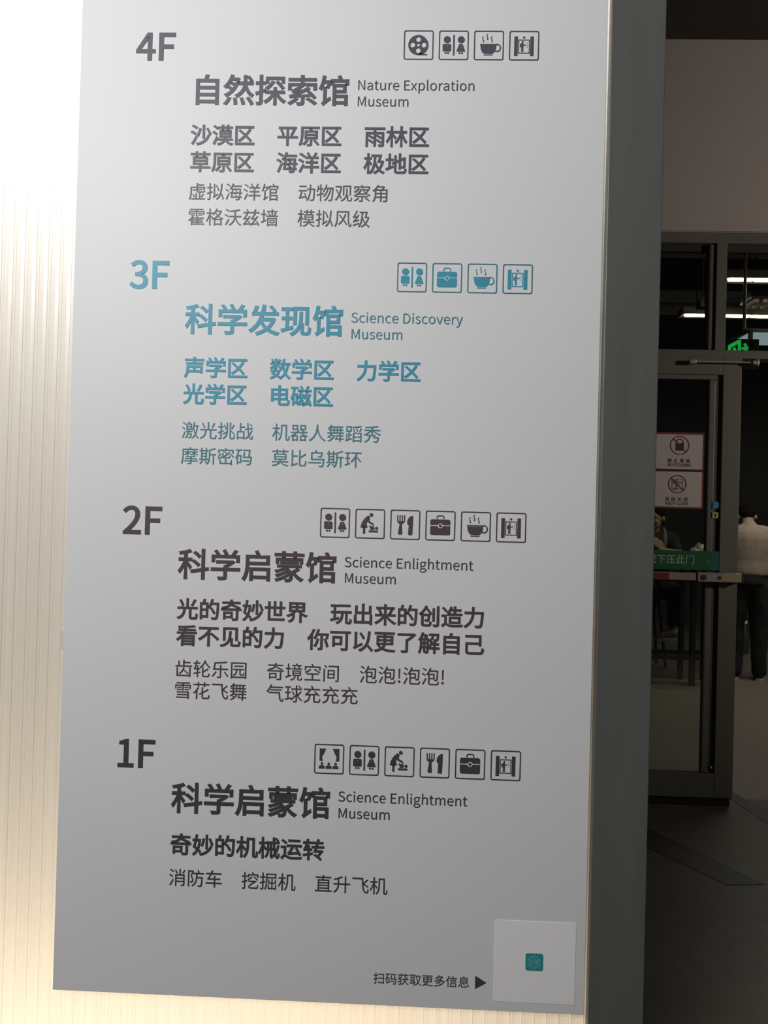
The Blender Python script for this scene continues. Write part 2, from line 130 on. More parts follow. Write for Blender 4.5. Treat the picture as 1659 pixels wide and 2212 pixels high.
    '奇': (1000, 'M53 444L0-68L682 0L0-364C0-16-5-21-26-22C-19-1-90-2-166 1C12-20 24-50 28-71C94 0 157-1 193 11C36 12 48 35 48 80L0 365L138 0L0 68M472 841C-3-34-8-66-14-94L-355 0L0-67L332 0C-44-92-137-143-348-170C12-14 28-42 34-59C189 26 294 73 353 150C127-44 273-106 357-148L55 54C-91 43-250 107-378 151L9 22L385 0L0 67L-366 0C6 29 10 60 13 94M227 234L257 0L0-137L-257 0M156 295L0-325L71 0L0 66L329 0L0 259'),
    '妙': (1000, 'M500 669C-15-110-41-225-78-302C18-7 49-22 64-31C36 80 65 203 84 320M775 662C47-86 94-200 112-275L68 25C-19 75-66 186-116 272M839 351C-73-197-230-310-479-362C16-17 33-46 41-66C263 63 429 189 508 406M638 840L0-619L71 0L0 619M318 565C-12-129-36-238-71-327L-102 77C21 72 43 160 62 250M66 291C48-34 101-77 151-119C-45-88-104-152-176-191C16-14 36-41 46-59C76 47 138 113 186 202C34-30 63-58 85-82L49 57C-25 26-62 59-103 92C46 113 76 256 88 438L-45 8L-12-2L-113 0C13 69 25 137 33 199L-71 5C-7-62-18-133-32-204L-108 0L0-70L94 0C-22-103-48-202-72-274'),
    '学': (1000, 'M460 347L0-72L-400 0L0-71L400 0L0-190C0-15-5-20-25-21C-21-1-88-1-166 1C13-20 27-51 33-72C91 0 148 3 185 13C37 10 49 32 49 78L0 191L409 0L0 71L-409 0L0 40C91 39 183 96 248 154L-49 37L-16-4L-491 0L0-66L407 0C-52-34-116-68-175-89M424 824C30-46 62-108 76-150L-220 0L38 19C-17 39-59 95-97 137L-62-28C32-38 68-90 87-128L-166 0L0-199L72 0L0 131L701 0L0-131L75 0L0 199L-165 0C33 40 68 89 98 134L-76 26C-23-49-65-113-102-160L-163 0L52 20C-13 43-48 107-82 155'),
    '密': (1000, 'M182 553C-28-61-76-134-135-178L61-37C58 48 103 124 135 187M352 628C62-29 136-75 172-110L40 49C-37 33-113 78-174 105M729 511C64-55 137-135 169-188L57 42C-33 53-108 129-171 183M688 638C-77-94-189-172-318-234L0 165L-68 0L0-193L0-3C-84-35-174-64-264-86C14-15 36-47 45-63C80 23 161 51 238 84C19-20 54-26 115-26L213 0C87 0 109 29 119 148C-19 4-47 14-64 25C-3-97-12-111-60-111L-204 0L-38 2C138 67 262 153 350 260M161 196L0-230L610 0L0-44L75 0L0 282L-75 0L0-167L-235 0L0 213L-76 0L0-213L-225 0L0 159M442 838C10-25 19-57 25-84L-390 0L0-196L74 0L0 128L698 0L0-128L76 0L0 196L-380 0C-6 29-19 66-32 96'),
    '察': (1000, 'M291 148C-53-62-145-119-232-155C16-13 41-41 52-56C88 44 188 113 248 187M637 105C85-47 194-116 248-159L52 51C-58 44-167 109-250 153M137 408C26-18 54-43 76-65C-55-35-114-63-173-81C14-13 31-37 39-54C91 32 181 82 256 150L0-45L343 0L0 51C67-57 148-99 243-126C10 19 29 47 45 61C-84 20-158 53-220 98C52 52 105 122 140 187L-44 28L-13-4L-257 0L-25 62L-60-16C39-112 98-205 177-277L-309 0C60 59 109 130 140 214L-42 20L-12-3L-13-1L-119 0L33 53L-67 11C-39-72-116-155-231-213C14-10 34-31 43-46C75 42 135 91 182 144L142 0C-17-33-37-63-61-92C-23 18-51 38-76 52L-40-34C27-17 57-39 79-58C-16-17-34-33-53-47C-22 20-51 43-76 60M605 548L183 0C-25-39-57-80-89-112C-37 33-68 70-94 112M161 237L0-65L313 0L0-167C0-11-4-13-18-15C-15-2-62-2-119 0C9-19 20-44 23-64C71 0 120-1 149 10C30 11 38 29 38 68L0 168L294 0L0 65M437 827C13-21 26-48 36-71L-404 0L0-152L71 0L0 89L716 0L0-89L75 0L0 152L-374 0C-11 28-30 62-47 88'),
    '己': (1000, 'M153 454L0-373C0-113 52-139 213-139L379 0C162 0 194 47 212 227C-23 4-56 17-76 30C-12-153-28-183-135-183L-383 0C-111 0-133 12-133 65L0 300L521 0L0-63L79 0L0 463L-690 0L0-76L611 0L0-251'),
    '平': (1000, 'M174 630C39-74 78-171 92-231L71 25C-14 58-55 154-95 226M755 655C-25-73-71-175-109-238L65-21C39 60 86 156 123 237M52 348L0-75L407 0L0-352L78 0L0 352L412 0L0 75L-412 0L0 350L356 0L0 75L-788 0L0-75L354 0L0-350'),
    '息': (1000, 'M266 550L464 0L0-80L-464 0M266 412L464 0L0-81L-464 0M266 687L464 0L0-80L-464 0M262 202L0-163C0-80 31-101 147-101L230 0C97 0 122 30 132 158C-21 4-53 15-70 27C-5-102-13-116-67-116L-221 0C-64 0-76 5-76 33L0 162M763 192C46-63 94-149 111-204L71 32C-19 55-68 139-115 200M148 204C-24-63-63-149-103-204L69-33C37 58 73 146 98 209M419 240C51-47 109-114 134-159L61 38C-27 43-84 107-136 152L327 0L0 476L-299 0L47 88L-88 15C-8-29-24-70-37-103L-234 0L0-476L279 0'),
    '战': (1000, 'M765 771C39-46 83-109 102-150L55 34C-20 40-66 101-105 145M82 388L0-449L68 0L0 56L274 0L0-52L70 0L0 445L-187 0L0 190L208 0L0 68L-208 0L0 188L-72 0L0-446M150 64L0 256L274 0L0-256M634 834C4-104 9-203 16-295L-142-21L11-65L137 20C12-121 28-228 50-315C-60-69-129-126-204-163C20-13 42-36 55-54C62 34 120 82 172 139C35-99 83-158 146-160C40-1 77 43 97 198C-13 7-42 25-55 39C-8-98-21-154-43-152C-35 3-66 54-91 139C67 88 121 190 156 293L-57 32C-27-83-69-166-121-240C-15 72-27 158-37 254L233 34L-11 65L-228-33C-7 89-12 185-14 285'),
    '扫': (1000, 'M198 837L0-193L-147 0L0-70L147 0L0-223L-160-36L22-73L138 35L0-265C0-14-5-19-19-19L-104 1C10-19 21-50 23-69C69 0 110 3 137 14C26 11 37 31 37 74L0 283L139 37L-9 69L-130-33L0 205L131 0L0 70L-131 0L0 193M420 746L0-70L412 0L0-248L-388 0L0-75L388 0L0-286L-419 0L0-71L419 0L0-73L72 0L0 823'),
    '拟': (1000, 'M512 722C54-97 108-225 127-304L66 29C-19 79-76 204-132 299M167 839L0-201L-125 0L0-70L125 0L0-219L-139-40L19-74L120 39L0-265C0-14-5-17-17-18L-94 0C9-20 19-51 21-69C63 0 102 2 126 14C24 12 33 32 33 73L0 288L105 35L-10 68L-95-30L0 198L95 0L0 70L-95 0L0 201M803 814C-12-399-52-678-269-833C18-13 51-42 61-57C98 79 162 178 204 301C45-97 86-203 104-273L71 34C-24 88-87 230-146 342C31 136 44 296 51 484M397 15L0 2L1-3C19 25 47 50 271 212C-8 15-19 44-25 64L-165-116L0 624L-73 0L0-633C0-48-31-81-50-94C13-13 33-41 41-56'),
    '持': (1000, 'M448 204C43-54 91-130 110-178L62 39C-21 48-71 120-114 172M626 835L0-125L-213 0L0-68L213 0L0-127L-264 0L0-69L396 0L0-112L-385 0L0-69L385 0L0-254C0-13-4-17-19-18C-15-1-68-2-124 1C10-21 20-52 23-73C74 0 123 1 152 12C31 12 40 33 40 78L0 254L124 0L0 69L-124 0L0 112L130 0L0 69L-262 0L0 127L214 0L0 68L-214 0L0 125M171 839L0-201L-129 0L0-70L129 0L0-217L-143-42L19-74L124 40L0-264C0-15-5-19-17-19L-94 1C9-21 19-52 21-70C63-1 102 2 126 14C25 12 34 32 34 73L0 288L109 36L-10 69L-99-31L0 196L106 0L0 70L-106 0L0 201'),
    '挑': (1000, 'M338 686C44-66 86-155 101-214L61 34C-16 58-59 145-105 211M876 727C-27-68-77-164-116-222L53-30C40 56 90 144 131 217M167 839L0-201L-127 0L0-70L127 0L0-212L-139-47L20-73L119 44L0-273C0-14-5-17-17-18C-12-1-51-1-94 1C9-21 19-52 21-70C64-1 102 3 126 14C25 11 34 32 34 73L0 300L104 40L-12 68L-92-33L0 186L99 0L0 70L-99 0L0 201M299 227L40-63L161 118C-13-127-61-231-214-306C17-12 41-38 52-54C208 107 237 270 237 469L0 442L-70 0L0-441L0-29C-76-52-154-105-206-136M677 833L0-784C0-93 21-118 93-118L105 0C67 0 85 47 93 181C-21 5-48 18-66 32C-3-114-8-144-32-144L-90 0C-26 0-32 7-32 48L0 288C62-55 131-125 167-169L49 53C-41 49-125 127-196 185L-20-20L0 448'),
    '挖': (1000, 'M686 566C68-53 151-130 190-179L52 46C-41 48-125 123-193 173M554 601C-50-60-129-118-204-158C15-12 40-39 49-52C76 45 163 116 219 187M581 833C20-32 40-74 51-107L-268 0L0-169L66 0L0 105L448 0L0-105L70 0L0 169L-242 0L4 1C-9 34-34 84-59 121M406 372L0-64L275 0C-266-179-277-228-277-269C0-57 43-90 140-90L285 0C84 0 112 23 122 183C-22 4-46 14-65 24C-4-124-16-138-53-138L-292 0C-39 0-64 8-64 30C0 28 25 70 365 285C6 4 11 10 13 15L-49 26L-16-2M167 839L0-201L-125 0L0-70L125 0L0-208L-131-39L20-72L111 35L0-274C0-14-5-17-17-18L-94 0C9-21 19-52 21-71C64 0 103 3 127 15C25 12 34 32 34 74L0 298L106 35L-11 69L-95-30L0 186L93 0L0 70L-93 0L0 201'),
    '掘': (1000, 'M368 797L0-306C0-157-7-376-87-532C17-7 47-28 59-40C85 163 98 406 98 572L0 55L485 0L0 251M438 733L414 0L0-123L-414 0M472 197L0-237L393 0L0-35L63 0L0 272L-63 0L0-175L-138 0L0 232L185 0L0 223L-64 0L0-162L-121 0L0 199L-63 0L0-199L-115 0L0 161L-61 0L0-222L176 0L0-232L-129 0L0 175M162 839L0-201L-120 0L0-70L120 0L0-220C-51-16-97-30-134-39L19-74L115 38L0-259C0-14-5-17-17-18L-94 0C9-20 18-51 21-69C63-1 102 3 126 14C25 11 34 32 34 73L0 282L102 33L-10 69L-92-29L0 199L97 0L0 70L-97 0L0 201'),
    '探': (1000, 'M366 785L0-180L63 0L0 114L431 0L0-111L66 0L0 177M540 655C-42-75-114-145-187-192C17-12 43-39 54-53C73 54 151 138 200 222M676 623C70-62 152-150 189-207L57 43C-38 57-122 142-192 202M608 461L0-110L-252 0L0-68L207 0C-59-106-156-199-260-244C16-14 37-41 48-59C101 54 195 149 257 260L0-312L71 0L0 315C59-106 148-205 236-260C12 19 35 45 51 59C-91 48-184 142-241 241L213 0L0 68L-259 0L0 110M167 840L0-202L-117 0L0-70L117 0L0-215L-128-44L22-72L106 40L0-268C0-13-4-17-17-17L-88 0C10-18 19-48 22-66C60 0 98 1 121 13C23 12 32 32 32 70L0 294L105 40L-14 69L-91-33L0 189L98 0L0 70L-98 0L0 202'),
    '摩': (1000, 'M810 388C-121-25-355-41-545-46C6-12 13-33 14-47C83 1 173 5 260 11L0-62L-290 0L0-52L290 0L0-67L-343 0L0-54L343 0L0-75C0-14-5-20-22-20L-145 2C9-18 19-42 23-59C87 0 141 0 174 9C34 9 44 26 44 67L0 76L340 0L0 54L-340 0L0 67L294 0L0 52L-294 0L0 67C92 8 178 19 245 34M368 683L0-65L-147 0L0-52L131 0C-39-52-99-102-154-128C12-10 30-29 39-43C45 25 93 68 131 115L0-128L58 0L0 129C34-26 75-58 92-74L39 42C-20 15-100 64-131 81L0 6L139 0L0 52L-139 0L0 65M728 683L0-65L-137 0L0-52L117 0C-38-50-96-98-150-123C13-10 30-29 39-42C45 24 93 66 131 113L0-123L59 0L0 126C39-47 90-93 133-119C10 14 28 34 42 44C-52 26-112 75-152 124L129 0L0 52L-152 0L0 65M478 831C10-21 21-46 29-70L-401 0L0-313C0-145-6-343-76-485C17-8 47-31 59-46C76 153 87 378 87 531L0 252L775 0L0 61L-360 0C-10 27-25 60-39 87'),
    '放': (1000, 'M206 823C19-43 42-100 51-137L69 23C-10 34-33 90-54 133M44 678L0-70L118 0L0-208C0-142-15-300-137-430C18-13 43-33 56-49C133 142 153 312 153 478L0 6L137 0C-7-275-14-372-31-394C-7-12-16-14-30-14C-16 0-53 0-94 4C10-19 17-49 19-70C43-2 85-1 109 1C27 2 43 10 60 33C26 34 32 146 38 475L1 35L-209 0L0 133L254 0L0 70M625 583L188 0C-20-127-50-235-96-326C-44 92-75 200-95 317M612 841C-30-173-85-341-167-446C17-14 46-42 58-57C27 36 52 78 74 125C24-104 55-198 96-280C-59-85-137-151-242-200C15-15 37-48 44-65C100 51 178 115 238 195C54-82 121-147 205-191C12 20 36 49 53 64C-89 41-158 109-212 195C63 108 103 240 129 402L74 0L0 70L-315 0C16 56 30 115 42 175'),
    '数': (1000, 'M443 821C-18-39-50-98-75-133L49-24C26 33 60 83 89 129M88 793C26-42 53-97 62-132L57 25C-9 36-36 90-64 129M410 260C-23-52-55-96-93-134L-114 54C14 24 30 51 44 80M110 153C49-19 104-44 154-70C-64-46-141-78-223-97C13-14 29-40 36-58C92 25 177 64 249 122C33-20 63-39 86-56L48 49C-23 16-52 34-85 52C53 57 95 127 120 214L-41 17L-12-3L-164 0L22 52L-67 12L-27-64L-136 0L0-63L105 0C-21-40-44-77-65-107M257 841L0-187L-207 0L0-62L184 0C-48-65-125-127-195-157C15-14 32-40 41-57C61 33 127 89 177 148L0-122L70 0L0 136C48-35 109-82 134-105L42 54L-161 103L189 0L0 62L-204 0L0 187M629 832C-25-176-70-344-148-449C16-10 45-34 57-46C26 37 48 81 68 130C22-98 51-189 88-268C-56-95-134-168-243-221C14-15 35-45 42-61C102 55 179 124 238 212C50-85 112-153 190-200C12 19 34 45 51 59C-84 45-150 118-201 210C53 103 87 228 109 378L68 0L0 70L-285 0C14 56 26 115 35 175M809 576C-16-115-40-215-76-300C-38 90-66 192-85 300'),
    '斯': (1000, 'M179 143C-27-63-75-127-127-170C18-10 47-32 60-44C51 47 106 122 139 194M316 114C34-41 73-97 90-132L62 34C-18 35-58 88-92 126M387 829L0-122L-183 0L0 122L-69 0L0-122L-82 0L0-67L82 0L0-409L-97 0L0-67L498 0L0 67L-79 0L0 409L72 0L0 67L-72 0L0 122M204 640L183 0L0-92L-183 0M204 488L183 0L0-94L-183 0M204 333L183 0L0-102L-183 0M567 736L0-346C0-158-15-312-132-437C18-13 41-32 54-48C128 136 148 301 148 484L0 45L148 0L0-515L71 0L0 515L105 0L0 70L-324 0L0 184C111 23 233 57 317 96L-61 55C-75-39-210-78-326-103'),
    '更': (1000, 'M252 238L-64-26C34-58 76-104 125-141C-61-35-147-64-266-86C16-17 36-49 45-66C130 28 223 65 290 109C138-73 322-96 555-105C4 25 18 57 32 74C-224 6-397 21-526 79C52 51 79 109 91 171L339 0L0 387L-328 0L0 85L390 0L0 68L-870 0L0-68L402 0L0-85L-311 0L0-387L299 0C-12-48-35-93-81-133C-48 32-89 72-122 124M228 411L239 0L0-40L-2-62L-237 0M543 309L2 61L0 41L253 0L0-102M228 571L239 0L0-100L-239 0M545 571L253 0L0-100L-253 0'),
    '机': (1000, 'M498 783L0-321C0-155-14-354-149-494C17-9 46-34 57-48C144 148 165 375 165 542L0 250L188 0L0-644C0-86 6-104 23-119C15-13 37-19 57-19L51 0C21 0 39 4 53 14C15 10 24 27 28 56C4 25 8 99 8 156C-19 6-42 18-57 32L-5-143C-1-23-4-31-10-38C-4-5-12-7-20-7L-29 0C-8 0-13 2-18 6C-5 4-7 23-7 56L0 721M218 840L0-214L-166 0L0-72L156 0C-36-139-109-295-180-379C12-18 31-48 39-68C56 69 110 182 151 299L0-485L73 0L0 459C39-50 86-112 106-146L47 62C-23 26-118 133-153 168L0 90L148 0L0 72L-148 0L0 214'),
    '来': (1000, 'M756 629C-23-61-66-147-101-201L64-22C35 50 79 129 115 199M185 600C39-60 78-141 91-192L71 28C-14 51-55 130-95 188M460 840L0-121L-356 0L0-71L356 0L0-252L-403 0L0-72L352 0C-92-122-240-239-375-298C18-15 42-44 54-62C132 66 275 186 372 318L0-361L79 0L0 364C97-134 241-258 375-324C13 19 36 47 54 62C-136 60-285 179-377 301L354 0L0 72L-406 0L0 252L364 0L0 71L-364 0L0 121'),
    '极': (1000, 'M196 840L0-193L-134 0L0-70L128 0C-32-137-95-296-159-380C14-18 32-51 40-73C46 67 91 175 125 286L0-489L68 0L0 536C28-50 60-112 74-144L46 53C-18 30-96 151-120 182L0 29L111 0L0 70L-111 0L0 193M387 775L0-69L114 0C-12-333-51-587-209-743C17-10 51-33 62-44C101 108 154 251 184 430C36-88 81-167 135-235C-55-59-119-105-189-138C17-12 42-40 53-57C67 34 129 81 185 140C56-57 120-104 194-136C12 19 34 47 51 62C-75 29-141 74-197 131C72 96 128 218 159 370L-46 19L-14-3L-113 0C24 82 51 187 73 273M572 706L167 0C-22-94-51-200-75-270L179 0C-26-104-69-193-122-265C-74 91-128 204-163 326C6 66 11 135 14 209'),
    '林': (1000, 'M674 841L0-216L-180 0L0-72L164 0C-47-161-139-325-235-417C14-18 35-46 45-68C78 78 152 207 206 344L0-490L75 0L0 497C44-131 102-255 164-331C14 19 39 45 58 58C-81 87-158 248-203 407L172 0L0 72L-191 0L0 216M234 841L0-216L-180 0L0-72L167 0C-39-139-116-293-192-378C13-18 33-48 41-69C61 70 120 187 164 308L0-492L73 0L0 519C41-53 93-122 115-159L49 65C-24 30-132 155-164 186L0 20L143 0L0 72L-143 0L0 216'),
    '格': (1000, 'M575 667L219 0C-30-63-71-121-119-171C-48 49-85 101-112 152M202 840L0-214L-150 0L0-71L141 0C-31-138-98-295-165-380C13-17 32-46 39-66C50 66 98 175 135 288L0-476L71 0L0 504C31-44 66-98 82-126L45 57C-18 26-100 125-127 155L0 44L114 0L-24-20C17-12 46-38 59-51C34 30 68 66 99 106C27-47 62-95 105-140C-85-73-185-127-285-159C15-15 34-43 43-61L78 32L0-343L70 0L0 44L279 0L0-40L73 0L0 347L46-18C11 19 32 48 47 63C-99 30-183 77-251 134C70 73 127 161 163 264L-47 22L-14-3L-216 0C16 29 30 59 42 90L-72 19C-39-102-104-200-179-271L0 56L-130 0L0 214M532 29L0 193L279 0L0-193M511 287C59 31 114 69 165 114C49-43 106-82 171-114'),
    '械': (1000, 'M781 789C35-33 74-81 90-113L52 33C-18 31-57 76-93 109M881 503C-21-99-51-189-90-268C-17 96-31 215-39 348L197 0L0 68L-200 0L-3 189L-71 0L5-189L-308 0L0-68L312 0C10-169 28-321 55-437C-47-70-104-129-173-175C15-10 42-32 52-43C54 40 101 87 142 141C30-91 68-145 114-145C57 0 79 45 89 181C-16 7-39 22-53 38C-4-103-13-150-28-150C-24 0-49 55-72 149C60 98 104 215 134 351M426 532L0-172L-60 0L0-66L59 0C-5-104-25-212-103-299C15-9 38-26 49-39C87 98 109 219 114 338L74 0L0-266L61 0L0 266L56 0L0 66L-56 0L0 172L-61 0L0-172L-73 0L0 172M178 840L0-212L-116 0L0-70L116 0L0-2C-28-137-86-297-145-381C13-18 31-50 39-70C39 59 76 152 106 251L0-435L70 0L0 514C22-41 47-88 58-114L42 56C-14 25-78 120-100 150L0 31L89 0L0 70L-89 0L0 212'),
    '模': (1000, 'M472 417L348 0L0-72L-348 0M472 542L348 0L0-70L-348 0M732 840L0-83L-154 0L0 83L-71 0L0-83L-147 0L0-64L147 0L0-75L71 0L0 75L154 0L0-75L73 0L0 75L140 0L0 64L-140 0L0 83M402 599L0-310L204 0C-4-30-8-57-15-83L-251 0L0-64L229 0C-38-77-110-130-257-162C14-15 33-43 40-60C174 42 255 114 295 220C50-110 143-185 273-220C10 19 30 47 46 62C-113 24-199 79-247 160L224 0L0 64L-277 0C5 26 10 54 13 83L214 0L0 310M175 840L0-193L-125 0L0-70L125 0L0-1C-27-136-85-295-143-379C13-18 31-51 40-73C38 59 74 150 103 248L0-451L72 0L0 515C27-53 58-117 71-150L48 54C-17 31-93 156-119 195L0 42L103 0L0 70L-103 0L0 193'),
    '止': (1000, 'M188 619L0-575L-139 0L0-74L900 0L0 74L-372 0L0 386L328 0L0 75L-328 0L0 332L-78 0L0-793L-234 0L0 575'),
    '此': (1000, 'M44 13L14-80L478 90L-5 75L-143-26L0 387L143 0L0 72L-143 0L0 309L-76 0L0-782L-113-19L0 598L-74 0L0-611M581 840L0-750C0-109 26-137 118-137L153 0C89 0 110 56 119 217C-22 5-52 19-72 34C-5-143-11-179-53-179L-137 0C-43 0-49 10-49 63L0 311C97 47 200 105 277 162L-62 61C-52-47-133-102-215-147L0 365'),
    '比': (1000, 'M125-72C23 17 60 33 334 122C-4 18-6 52-5 76L-246-76L0 406L248 0L0 75L-248 0L0 298L-79 0L0-760C0-43-24-66-41-76C13-15 31-47 37-65M534 835L0-748C0-111 27-141 123-141L154 0C102 0 122 69 131 269C-21 5-53 20-72 35C-7-185-14-232-64-232L-141 0C-45 0-54 10-54 67L0 292C111 63 230 139 317 213L-63 66C-61-63-158-140-254-199L0 378'),
    '气': (1000, 'M254 590L0-63L599 0L0 63M257 842C-48-145-131-284-229-372C19-10 52-33 67-45C61 61 119 145 167 238L665 0L0 66L-633 0C14 31 27 63 38 95M153 448L0-66L545 0C11-259 48-461 181-461C60 0 77 47 84 166C-17 10-38 27-53 44C-2-84-8-136-26-136C-78-1-106 224-113 453'),
    '沃': (1000, 'M91 777C62-30 141-76 180-108L43 62C-40 31-119 74-181 100M37 497C64-28 144-74 183-107L42 63C-41 32-122 75-184 101M70-18L65-49C57 93 125 218 176 324L-55 48C-56-114-133-246-186-323M845 826C-114-43-331-73-514-88C9-17 19-45 22-63C71 5 148 13 223 23L0-174L-1-67L-272 0L0-73L265 0C-18-136-81-290-291-411C19-13 44-39 56-55C182 112 262 250 296 381C53-175 142-307 284-378C11 19 34 47 50 61C-151 67-242 214-288 402L278 0L0 73L-302 0L2 66L0 186C96 15 186 35 256 59'),
    '沙': (1000, 'M420 670C-26-123-69-251-124-334C19-9 52-28 67-39C53 88 101 226 132 359M755 660C59-86 116-204 138-281L69 31C-23 77-82 191-143 278M824 384C-78-224-245-347-526-402C16-19 34-47 42-69C294 66 470 204 554 447M583 832L0-604L77 0L0 604M91 774C66-29 148-78 189-112L45 61C-43 34-127 79-192 105M37 499C64-30 145-77 184-109L43 62C-41 32-123 76-186 102M70-16L64-50C58 94 126 219 178 324L-56 48C-56-113-133-245-186-322'),
    '泡': (1000, 'M88 777C62-28 138-76 176-112L43 62C-38 34-115 79-177 105M38 506C63-26 139-71 177-104L44 63C-39 32-117 74-180 98M66-21L66-46C53 93 116 220 163 327L-58 45C-52-115-122-248-171-326M458 465L194 0L0-155L-194 0M468 841C-39-134-108-263-192-345C19-10 51-33 65-45L43 52L0-451C0-102 37-126 160-126L271 0C109 0 134 39 147 173C-22 5-53 17-70 30C-7-112-18-134-80-134L-266 0C-75 0-88 10-88 57L0 191L265 0L0 288L-319 0C23 33 44 69 64 108L372 0C-7-282-15-379-33-404C-8-11-15-14-30-14L-90 4C12-19 19-51 20-73C42-2 84-4 108 0C26 4 43 12 59 34C26 35 33 152 42 488L0 35L-415 0C15 37 29 74 41 113'),
    '洋': (1000, 'M88 767C64-35 143-91 182-128L47 59C-39 36-121 88-184 122M42 500C65-32 148-82 188-116L44 60C-42 34-126 81-189 110M63-10L67-47C52 95 114 219 160 326L-59 45C-51-114-120-245-168-324M795 843C-22-57-61-136-95-190L-176 0L54 24C-16 45-57 114-95 164L-66-27C36-48 73-116 89-161L-157 0L0-70L250 0L0-144L-219 0L0-70L219 0L0-146L-280 0L0-72L280 0L0-231L77 0L0 231L284 0L0 72L-284 0L0 146L228 0L0 70L-228 0L0 144L260 0L0 70L-159 0C31 48 64 110 92 165'),
    '海': (1000, 'M95 775C60-29 136-74 173-107L44 57C-38 32-114 76-174 101M42 484C57-28 129-73 164-105L43 58C-37 31-108 73-166 99M72-22L65-41C43 94 94 220 131 326L-58 41C-41-115-98-247-138-326M557 469C42-32 89-79 111-113L-210 0L17 141L346 0L-7-141L-142 0L41 30C-22 32-72 79-113 111M285 356L0-69L93 0C-12-83-25-161-37-220L445 0C-6-33-15-52-23-62C-9-12-19-15-37-15C-19 0-66 1-118 6C12-18 19-46 21-65C48-3 98-4 126-1C30 3 51 10 71 36C13 17 24 47 33 101L76 0L0 65L-67 0L12 155L83 0L0 69L-79 0L8 170L1 36L-481 0C-6-62-15-134-25-206M448 287L362 0C-4-64-8-115-13-155L-371 0M532 257C43-37 95-90 119-125L45 32C-24 35-76 86-121 120M442 841C-36-117-98-234-169-309C18-10 51-30 65-42C38 45 75 103 108 168L492 0L0 69L-459 0L36 95'),
    '消': (1000, 'M863 812C-25-59-71-139-106-190L64-27C36 49 79 122 114 189M351 778C43-58 85-137 101-188L67 33C-16 51-62 127-105 184M85 778C62-33 137-85 173-122L46 58C-37 36-113 85-174 115M38 510C63-32 140-84 178-120L44 59C-38 36-116 84-179 114M69-21L65-49C53 95 115 221 161 328L-56 45C-51-114-121-247-170-324M453 312L369 0L0-109L-369 0M453 377L0 107L369 0L0-107M604 841L0-286L-225 0L0-635L74 0L0 219L369 0L0-124C0-14-5-18-20-19C-16-1-69-1-126 1C10-20 21-51 24-71C76 0 127-1 157 12C29 12 38 35 38 76L0 541L-216 0L0 286'),
    '漠': (1000, 'M434 417L380 0L0-72L-380 0M434 542L380 0L0-70L-380 0M88 767C55-36 124-89 156-125L50 56C-35 34-104 85-159 119M42 500C56-32 127-80 162-114L46 59C-36 32-107 78-163 106M63-10L67-43C47 92 102 214 144 317L-60 43C-46-111-108-240-151-317M706 840L0-83L-164 0L0 83L-72 0L0-83L-154 0L0-64L154 0L0-75L72 0L0 75L164 0L0-75L72 0L0 75L169 0L0 64L-169 0L0 83M364 599L0-310L217 0C-4-30-8-57-15-83L-269 0L0-64L245 0C-41-79-119-131-279-162C14-15 33-43 39-61C190 42 277 114 320 223C56-113 158-189 300-223C9 20 30 48 46 63C-124 23-218 78-272 160L255 0L0 64L-310 0C6 26 11 54 14 83L232 0L0 310'),
    '激': (1000, 'M340 551L177 0L0-80L-177 0M340 682L177 0L0-78L-177 0M64 786C50-36 109-90 139-127L46 49C-30 36-92 86-142 121M35 509C48-31 109-77 138-107L45 51C-31 30-93 74-141 102M46-26L61-39C41 90 90 211 125 313L-53 38C-39-109-94-236-133-312M692 841C-18-156-52-307-110-409L0 306L-138 0L35 92L-78 11C-5-30-17-70-27-103L-96 0L0-323L297 0C15-12 39-38 49-49C16 26 31 56 45 88C15-95 39-197 79-291C-41-81-95-147-169-198C15-11 41-35 50-46C63 49 113 106 152 174C36-66 82-126 141-172C10 18 34 47 48 60C-65 46-115 110-153 183C50 113 79 251 97 415L46 0L0 69L-232 0C13 58 24 120 32 182M366 394L24-55L-153 0L0-63L99 0L0-36C0-73-14-190-138-277C17-12 40-31 52-44C95 69 131 155 143 232L116 0C-5-98-11-137-21-148C-6-7-13-9-26-9L-81 4C10-16 16-42 18-62C37-2 75-2 95 0C22 2 39 8 52 24C18 22 24 79 31 225L1 28L-178 0L0 25L0 38L212 0L0 63L-150 0C-9 23-21 50-33 71M849 579C-13-128-33-240-67-335C-40 104-62 218-75 322L4 13'),
    '然': (1000, 'M765 786C40-41 86-99 106-137L58 36C-22 38-69 93-109 133M345 113C12-60 19-138 20-185L74 11C-1 45-12 122-25 181M551 115C26-59 51-138 60-185L74 16C-10 47-38 124-65 182M758 120C50-62 107-148 131-202L70 33C-26 53-85 137-135 197M172 141C-34-68-86-146-131-193L70-28C46 52 96 133 130 202M664 828L0-181L0-19L-163 0L0-72L158 0C-16-118-73-246-261-344C18-13 42-36 54-52C147 78 219 177 253 278C44-121 110-215 205-272C10 19 33 47 50 61C-113 60-185 180-223 329L206 0L0 72L-208 0L0 18L0 182M258 848C-38-122-121-267-224-356C16-11 40-33 52-47C72 64 133 152 182 244L165 0C-12-45-26-88-43-127C-36 23-80 47-118 64L-35-44C41-20 90-48 126-73C-17-32-37-61-58-88C-34 27-80 57-119 79L-42-40C40-25 87-57 120-86C-59-61-129-107-207-140C17-12 42-41 52-58C193 89 348 265 408 559L-45 18L-14-2L-160 0C12 26 23 52 32 78'),
